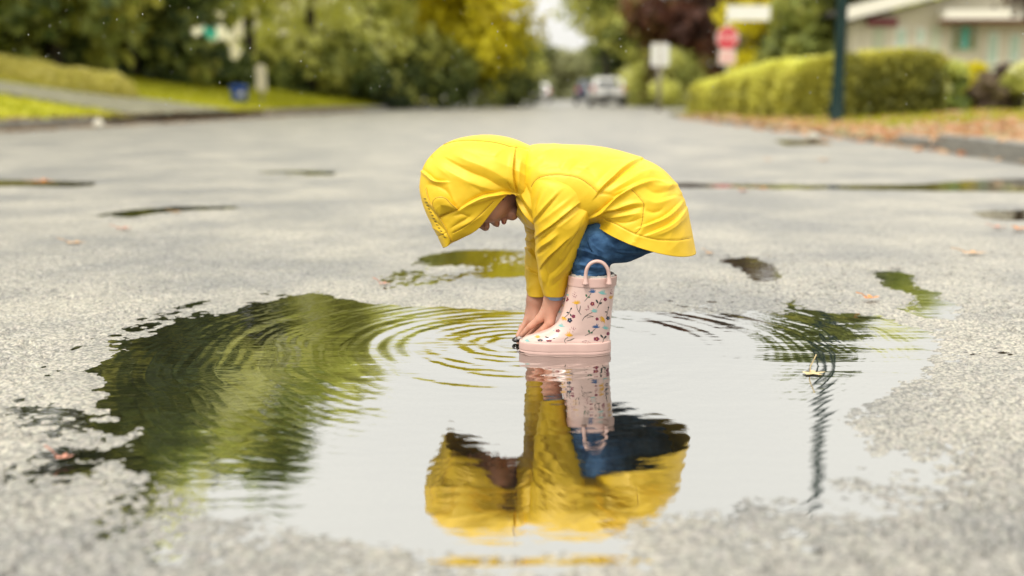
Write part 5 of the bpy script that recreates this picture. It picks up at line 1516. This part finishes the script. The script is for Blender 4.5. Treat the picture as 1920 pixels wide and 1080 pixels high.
# utility poles
for px, Y, h, lb in ((1474, 33, 7.0, 'pale wooden utility pole between the yellow green trees'), (1117, 78, 7.6, 'thin pale utility pole at the far end of the street')):
    X = at(px, Y); t = thing('utility_pole', (X, Y, 0.05), lb, 'utility pole', 'utility poles')
    MB().tube([(0, 0, -.1), (0, 0, h * .5), (0, 0, h)], [.17, .14, .11], 12).obj('pole', M['wood'], t, local=True, smooth=True)
    MB().box(0, -.14, h - .5, 1.8, .09, .11).obj('crossarm', M['wood'], t, local=True)
    for sx in (-.75, .75): MB().tube([(sx, -.14, h - .44), (sx, -.14, h - .30)], .05, 8).obj('insulator', M['white'], t, local=True, smooth=True)

# ------------------------------------------------------------------ cars
M['carwhite'] = mat('white_car_paint', (0.78, 0.77, 0.74), 0.2, .5, coat=.6)
M['carsilver'] = mat('silver_car_paint', (0.5, 0.5, 0.5), 0.25, .5, .3, coat=.6)
M['carblue'] = mat('dark_blue_car_paint', (0.02, 0.04, 0.09), 0.2, .5, coat=.6)
M['tyre'] = mat('tyre_rubber', (0.012, 0.012, 0.013), 0.8)
M['rim'] = mat('wheel_rim', (0.35, 0.35, 0.36), 0.3, .5, .8)
M['tail'] = mat('red_tail_light', (0.55, 0.015, 0.03), 0.15, .6)
M['headl'] = mat('clear_headlight', (0.75, 0.75, 0.75), 0.08, .6)
M['plastic'] = mat('black_bumper_plastic', (0.02, 0.02, 0.022), 0.6)
M['plate'] = mat('licence_plate', (0.6, 0.62, 0.66), 0.4)
def car(px, Y, rz, paint, label, group='cars far down the street'):
    """Hatchback, tail towards -y: body from lofted cross-sections, glass, wheels, lights."""
    X = at(px, Y)
    t = thing('parked_car', (X, Y, 0.0), label, 'car', group, rz); t.scale = (1, 1, .92)
    # stations: y, half width, belt z, bottom z
    low = [(0.02, .74, .62, .42), (0.10, .83, .86, .34), (0.4, .88, .98, .30), (1.2, .90, .98, .24), (2.4, .90, .96, .24), (3.2, .89, .92, .26), (3.9, .82, .80, .32), (4.15, .70, .62, .40)]
    rings = []
    for y, w, bz_, b0 in low:
        q = [(-w * .86, b0), (-w, b0 + .14), (-w, bz_ - .16), (-w * .95, bz_), (w * .95, bz_), (w, bz_ - .16), (w, b0 + .14), (w * .86, b0)]
        rings.append([(x, y, z) for x, z in q])
    R_ = np.array(rings); V = R_.reshape(-1, 3); n_, m_ = R_.shape[:2]
    F = [tuple(int(i) for i in f) for f in grid_faces(n_, m_, True)] + [tuple(range(m_))[::-1], tuple((n_ - 1) * m_ + i for i in range(m_))]
    b = add('body', V, F, paint, t, smooth=False); bv = b.modifiers.new('round', 'BEVEL'); bv.width = .035; bv.segments = 2; bv.limit_method = 'ANGLE'
    cab = [(0.14, .80, .965, .80, .97), (0.42, .79, .975, .70, 1.38), (0.75, .80, .975, .64, 1.50), (1.6, .82, .975, .64, 1.53), (2.2, .82, .96, .62, 1.46), (3.05, .80, .925, .76, .95)]
    V, F = [], []
    for y, w, z0, wt, z1 in cab: V += [(-w, y, z0), (-wt, y, z1), (wt, y, z1), (w, y, z0)]
    for i in range(5):
        for j in (0, 1, 2): F.append((4 * i + j, 4 * i + j + 1, 4 * i + 5 + j, 4 * i + 4 + j))
    cabo = add('cabin', V, [f[::-1] for f in F], paint, t, smooth=False)
    V = np.array(V).reshape(6, 4, 3)
    def pane(name, q, par=t, sc_=.90):
        q = np.array(q); c_ = q.mean(0); n1 = np.cross(q[1] - q[0], q[2] - q[0]); n1 /= np.linalg.norm(n1)
        if np.dot(n1, c_ - np.array([0, 1.6, 1.1])) < 0: n1 = -n1
        v = c_ + (q - c_) * sc_
        VV = np.vstack([v + n1 * .012, v - n1 * .01]); k_ = len(v)
        FF = [tuple(range(k_)), tuple(range(2 * k_ - 1, k_ - 1, -1))] + [(i, i + k_, (i + 1) % k_ + k_, (i + 1) % k_) for i in range(k_)]
        add(name, VV, FF, M['glass'], par, smooth=False)
    pane('rear_window', [V[0][0], V[1][1], V[1][2], V[0][3]], t, .72); pane('windscreen', [V[4][1], V[5][0], V[5][3], V[4][2]])
    for j, jj in ((0, 1), (3, 2)):
        pane('side_window', [V[1][j], V[2][j], V[2][jj], V[1][jj]]); pane('side_window', [V[2][j], V[3][j], V[3][jj], V[2][jj]]); pane('side_window', [V[3][j], V[4][j], V[4][jj], V[3][jj]])
    for y in (.75, 3.35):
        for sx in (-1, 1):
            w1 = MB().tube([(sx * .70, y, .31), (sx * .885, y, .31)], .31, 20).obj('wheel', M['tyre'], t, local=True, smooth=False)
            MB().tube([(sx * .86, y, .31), (sx * .895, y, .31)], .20, 14).obj('rim', M['rim'], w1, local=True)
    for sx in (-1, 1):
        MB().box(sx * .76, .045, .92, .16, .14, .26).obj('tail_light', M['tail'], t, local=True)
        MB().box(sx * .62, 4.08, .68, .26, .12, .14).obj('headlight', M['headl'], t, local=True)
        MB().box(sx * .98, 2.55, 1.02, .16, .10, .12).obj('mirror', paint, t, local=True)
    MB().box(0, .02, .50, 1.5, .14, .18).obj('bumper', M['plastic'], t, local=True)
    MB().box(0, -.005, .76, .42, .04, .13).obj('licence_plate', M['plate'], t, local=True)
    return t
car(1141, 52, -0.03, M['carwhite'], 'white hatchback with red tail lights parked in front of the dark tree')
car(1010, 78, 0.0, M['carwhite'], 'small white car on the left side of the far street')
car(1277, 62, -1.35, M['carwhite'], 'white car seen from the side between the white sign and the hedge')
car(1108, 62, -0.03, M['carblue'], 'dark blue car beyond the white hatchback')

# ------------------------------------------------------------------ bin, board, stones on the left bank
M['binblue'] = mat('blue_bin_plastic', (0.012, 0.05, 0.24), 0.3, var=.1, vscale=8)
Y = 27; X = at(451, Y); zb = float(left_z(np.array(X), np.array(float(Y))))
t = thing('recycling_bin', (X, Y, zb), 'blue wheeled recycling bin on the lawn under the trees', 'bin'); t.scale = (.72, .72, .62)
V = [(a * w_, b * w_ * .9, z) for z, w_ in ((.06, .20), (.62, .26)) for a, b in ((-1, -1), (1, -1), (1, 1), (-1, 1))]
MB().put(V, [(0, 3, 2, 1), (4, 5, 6, 7), (0, 1, 5, 4), (1, 2, 6, 5), (2, 3, 7, 6), (3, 0, 4, 7)]).obj('tub', M['binblue'], t, local=True)
ld = MB().put([(a * .28, b * .26, z) for z in (.62, .66) for a, b in ((-1, -1), (1, -1), (1, 1), (-1, 1))] + [(a * .2, b * .18, .71) for a, b in ((-1, -1), (1, -1), (1, 1), (-1, 1))], [(0, 3, 2, 1), (0, 1, 5, 4), (1, 2, 6, 5), (2, 3, 7, 6), (3, 0, 4, 7), (4, 5, 9, 8), (5, 6, 10, 9), (6, 7, 11, 10), (7, 4, 8, 11), (8, 9, 10, 11)]).obj('lid', M['binblue'], t, local=True)
MB().tube([(-.2, .27, .6), (.2, .27, .6)], .018, 8).obj('handle', M['plastic'], t, local=True)
for sx in (-1, 1): MB().tube([(sx * .17, .17, .08), (sx * .22, .17, .08)], .085, 14).obj('wheel', M['tyre'], t, local=True)
MB().tube([(.10, -.262, .36), (.10, -.272, .36)], .085, 18).obj('glint_disc', M['lampglass'], t, local=True)  # pale disc added for the round white glint on the bin
Y = 28.5; X = at(492, Y); zb = float(left_z(np.array(X), np.array(float(Y))))
t = thing('garden_board', (X, Y, zb), 'pale upright board on a stake to the right of the blue bin', 'board')
MB().tube([(0, .03, -.1), (0, .03, .9)], .025, 8).obj('stake', M['wood'], t, local=True)
M['cream'] = mat('cream_board_paint', (0.66, 0.60, 0.45), .6, var=.08, vscale=4)
MB().prism([(-.13, .35), (.14, .30), (.14, .95), (-.03, 1.04), (-.13, .92)], -.012, .012).obj('panel', M['cream'], t, local=True)
def stone(p, r, label, seed, m):
    bm = bmesh.new(); bmesh.ops.create_icosphere(bm, subdivisions=3, radius=1)
    V = np.array([v.co[:] for v in bm.verts]); F = [tuple(v.index for v in f.verts) for f in bm.faces]; bm.free()
    V = V * (1 + .2 * fbm(V[:, 0] * 1.4 + seed, V[:, 1] * 1.4, V[:, 2] * 1.4, 2, seed))[:, None] * np.array([1.1, .9, .85]) * r
    o = add('stone', V + np.array(p), F, m, None, p); tag(o, label, 'stone', 'pale stones at the road edge')
M['stone'] = mat('pale_stone', (0.55, 0.51, 0.42), .7, var=.2, vscale=20, bump=.004, bscale=40)
c = G(1525, 262, 0.03); stone((c[0], c[1], .06), .06, 'pale round stone among the orange leaves on the right', 3, M['stone'])
c = G(186, 243, .12); stone((c[0], c[1], .18), .055, 'pale round stone on the kerb at the left', 6, M['stone'])

# ------------------------------------------------------------------ houses
M['siding'] = mat('cream_siding', (0.62, 0.58, 0.46), .6, var=.07, vscale=1.5)
M['siding2'] = mat('greenish_siding', (0.50, 0.54, 0.40), .6, var=.07, vscale=1.5)
M['fascia'] = mat('white_fascia', (0.80, 0.77, 0.68), .5)
M['maroon'] = mat('maroon_trim', (0.20, 0.03, 0.05), .5)
M['roof'] = mat('grey_roof_felt', (0.10, 0.095, 0.09), .8, var=.2, vscale=5)
M['teal'] = mat('teal_curtain', (0.03, 0.36, 0.30), .7)
M['olivepane'] = mat('window_pane', (0.16, 0.17, 0.05), .08, .6)  # greenish yellow reflection put into the pane colour
M['curt'] = mat('pale_curtain', (0.45, 0.58, 0.48), .7)
def house_right():
    Y = 29.0; x0 = at(1586, Y); z = lambda py, yy=Y: float(W(1000, py, yy)[2])
    t = thing('house', (x0, Y, 0), 'long pale bungalow with white eaves and maroon trim behind the hedge', 'house')
    Lx = 12.0
    top = z(42)
    MB().prism([(0.0, .1), (Lx, .1), (Lx, top), (Lx * .5, top + 1.45), (0.0, top)], 0.0, 4.0).obj('wall', M['siding'], t, local=True)
    wd = 0.30
    me = make_mesh('siding_board', *[np.array(q) if i == 0 else q for i, q in enumerate(box(0, 0, 0.5, wd - .02, .03, 1.0))], M['siding'], False)
    me2 = me.copy(); me2.materials[0] = M['siding2']
    for i in range(int(Lx / wd)):
        xc = (i + .5) * wd
        if 2.78 < xc < 3.7: continue
        o = link('siding_board', me2 if i % 5 in (2,) else me, t, (xc, -.016, .1)); o.scale = (1, 1, (top - .15 if xc > 2.4 else top - .1) - .1)
    # sloping white eave boards and roof
    for (xa, za, xb, zb_) in ((-.45, top - .02, Lx * .5, top + 1.60), (Lx * .5, top + 1.60, Lx + .45, top - .02)):
        MB().prism([(xa, za), (xb, zb_), (xb, zb_ + .34), (xa, za + .34)], -.55, -.50).obj('eave_board', M['fascia'], t, local=True)
        MB().prism([(xa, za + .2), (xb, zb_ + .2), (xb, zb_ + .33), (xa, za + .33)], -.495, 4.3).obj('roof', M['roof'], t, local=True)
    # low front canopy with maroon soffit
    xs, xe = at(1742, Y) - x0, 9.5
    MB().box((xs + xe) / 2, -.42, z(30) , xe - xs, .5, .24).obj('canopy_board', M['fascia'], t, local=True)
    MB().box((xs + xe) / 2, -.36, z(40), xe - xs - .04, .36, .13).obj('canopy_soffit', M['maroon'], t, local=True)
    MB().box((at(1642, Y) - x0), -.09, z(42), .78, .10, .19).obj('gable_trim', M['maroon'], t, local=True)
    # windows
    def window(pxa, pxb, pya, pyb, fr, panes):
        xa, xb, za, zb_ = at(pxa, Y) - x0, at(pxb, Y) - x0, z(pyb), z(pya)
        w1 = MB().box((xa + xb) / 2, -.035, (za + zb_) / 2, xb - xa, .06, zb_ - za).obj('window', M[fr], t, local=True)
        n_ = len(panes)
        for i, mk in enumerate(panes):
            w2 = (xb - xa - .06) / n_
            MB().box(xa + .03 + w2 * (i + .5), -.068, (za + zb_) / 2, w2 - .04, .012, zb_ - za - .1).obj('pane', M[mk], w1, local=True)
    window(1772, 1822, 46, 96, 'siding2', ['olivepane', 'teal', 'olivepane'])
    window(1838, 1862, 60, 122, 'fascia', ['curt']); window(1878, 1902, 62, 118, 'fascia', ['curt']); window(1668, 1690, 52, 92, 'fascia', ['curt']); window(1706, 1724, 52, 84, 'fascia', ['curt'])
house_right()
def house_left():
    Y = 46.0; x0 = at(350, Y)
    t = thing('house', (x0, Y, .9), 'pale house with a teal window glimpsed through the trees on the left', 'house')
    MB().prism([(-2.5, 0), (6.5, 0), (6.5, 3.3), (2.0, 5.4), (-2.5, 3.3)], 0, 7).obj('wall', M['siding'], t, local=True)
    for (xa, za, xb, zb_) in ((-3.0, 3.15, 2.0, 5.5), (2.0, 5.5, 7.0, 3.15)):
        MB().prism([(xa, za), (xb, zb_), (xb, zb_ + .25), (xa, za + .25)], -.5, 7.5).obj('roof', M['roof'], t, local=True)
    z = lambda py: float(W(1000, py, Y)[2]) - .9
    for px, mk in ((376, 'fascia'), (402, 'teal'), (430, 'fascia')):
        w1 = MB().box(at(px, Y) - x0, -.04, z(62), .62, .07, .62).obj('window', M['fascia'], t, local=True)
        MB().box(at(px, Y) - x0, -.08, z(62), .52, .012, .5).obj('pane', M[mk], w1, local=True)
house_left()

# low pale hedge on the left bank
LM['palehedge'] = leaf_mat('leaf_pale_hedge', [(0.46, 0.43, 0.06), (0.66, 0.60, 0.14), (0.76, 0.70, 0.28)])
def low_hedge():
    rng = np.random.default_rng(19); n = 16000
    A, B = np.array([-12.6, 21.2]), np.array([-7.75, 22.4])
    A3 = np.array([A[0], A[1], float(left_z(A[0:1], A[1:2])[0])])
    t = thing('low_hedge', A3, 'pale yellow low hedge on the left bank above the driveway', 'hedge')
    f = rng.random(n); ang = math.pi * rng.random(n); rad = .9 + .12 * rng.random(n)
    dd_ = (B - A) / np.linalg.norm(B - A); nn_ = np.array([-dd_[1], dd_[0]])
    endr = np.sqrt(np.clip(1 - (np.clip(np.abs(f - .5) - .42, 0, 1) / .08) ** 2, 0, 1))
    c = A + (B - A) * f[:, None]; lump = 1 + .15 * vnoise(f * 14, ang, seed=3)
    q = c + nn_ * (np.cos(ang) * .55 * rad * endr * lump)[:, None]
    P = np.column_stack([q, left_z(q[:, 0], q[:, 1]) + np.sin(ang) * .42 * rad * endr * lump])
    d = rng.normal(size=(n, 3)); d /= np.linalg.norm(d, axis=1, keepdims=True); u = np.cross(d, rng.normal(size=(n, 3))); u /= np.linalg.norm(u, axis=1, keepdims=True); v = np.cross(d, u)
    s_ = (.045 * (.5 + rng.random(n)))[:, None]
    V = np.stack([P - u * s_, P + v * s_ * .6, P + u * s_, P - v * s_ * .6], 1).reshape(-1, 3)
    o = add('foliage', V, np.arange(4 * n).reshape(-1, 4), LM['palehedge'], t, A3, smooth=False); tone_attr(o.data, rng.random(n))
    pts = [(*(A + (B - A) * g), float(left_z(np.array([(A + (B - A) * g)[0]]), np.array([(A + (B - A) * g)[1]]))[0]) + .05) for g in np.linspace(.05, .95, 12)]
    mb = MB(); mb.tube([np.array(p) - A3 for p in pts], .28, 10); mb.obj('twigs', M['twigs'], t, local=True, smooth=True)
low_hedge()

# ------------------------------------------------------------------ rain drops in the air
M['drop'] = mat('rain_water', (0.85, 0.88, 0.9), .05, .6, trans=.35)
def rain():
    rng = np.random.default_rng(5); n = 330
    bm = bmesh.new(); bmesh.ops.create_icosphere(bm, subdivisions=1, radius=1)
    v0 = np.array([v.co[:] for v in bm.verts]); f0 = np.array([[v.index for v in f.verts] for f in bm.faces]); bm.free()
    v0 = v0 * np.array([1, 1, 3.0])
    Y = 1.9 + 2.2 * rng.random(n); X = (rng.random(n) * 2 - 1) * .6 * Y; Z = CAM_H + (rng.random(n) ** 1.5 * -.14 + .10) * Y
    r = .00045 + .0003 * rng.random(n)
    V = (np.stack([X, Y, Z], 1)[:, None] + v0[None] * r[:, None, None]).reshape(-1, 3)
    F = (np.arange(n)[:, None, None] * len(v0) + f0[None]).reshape(-1, 3)
    ok = Z > .05
    F = F[np.repeat(ok, len(f0))]
    o = add('rain', V, F, M['drop']); tag(o, 'fine drops of falling rain in front of the dark trees', None, None, 'stuff')
rain()
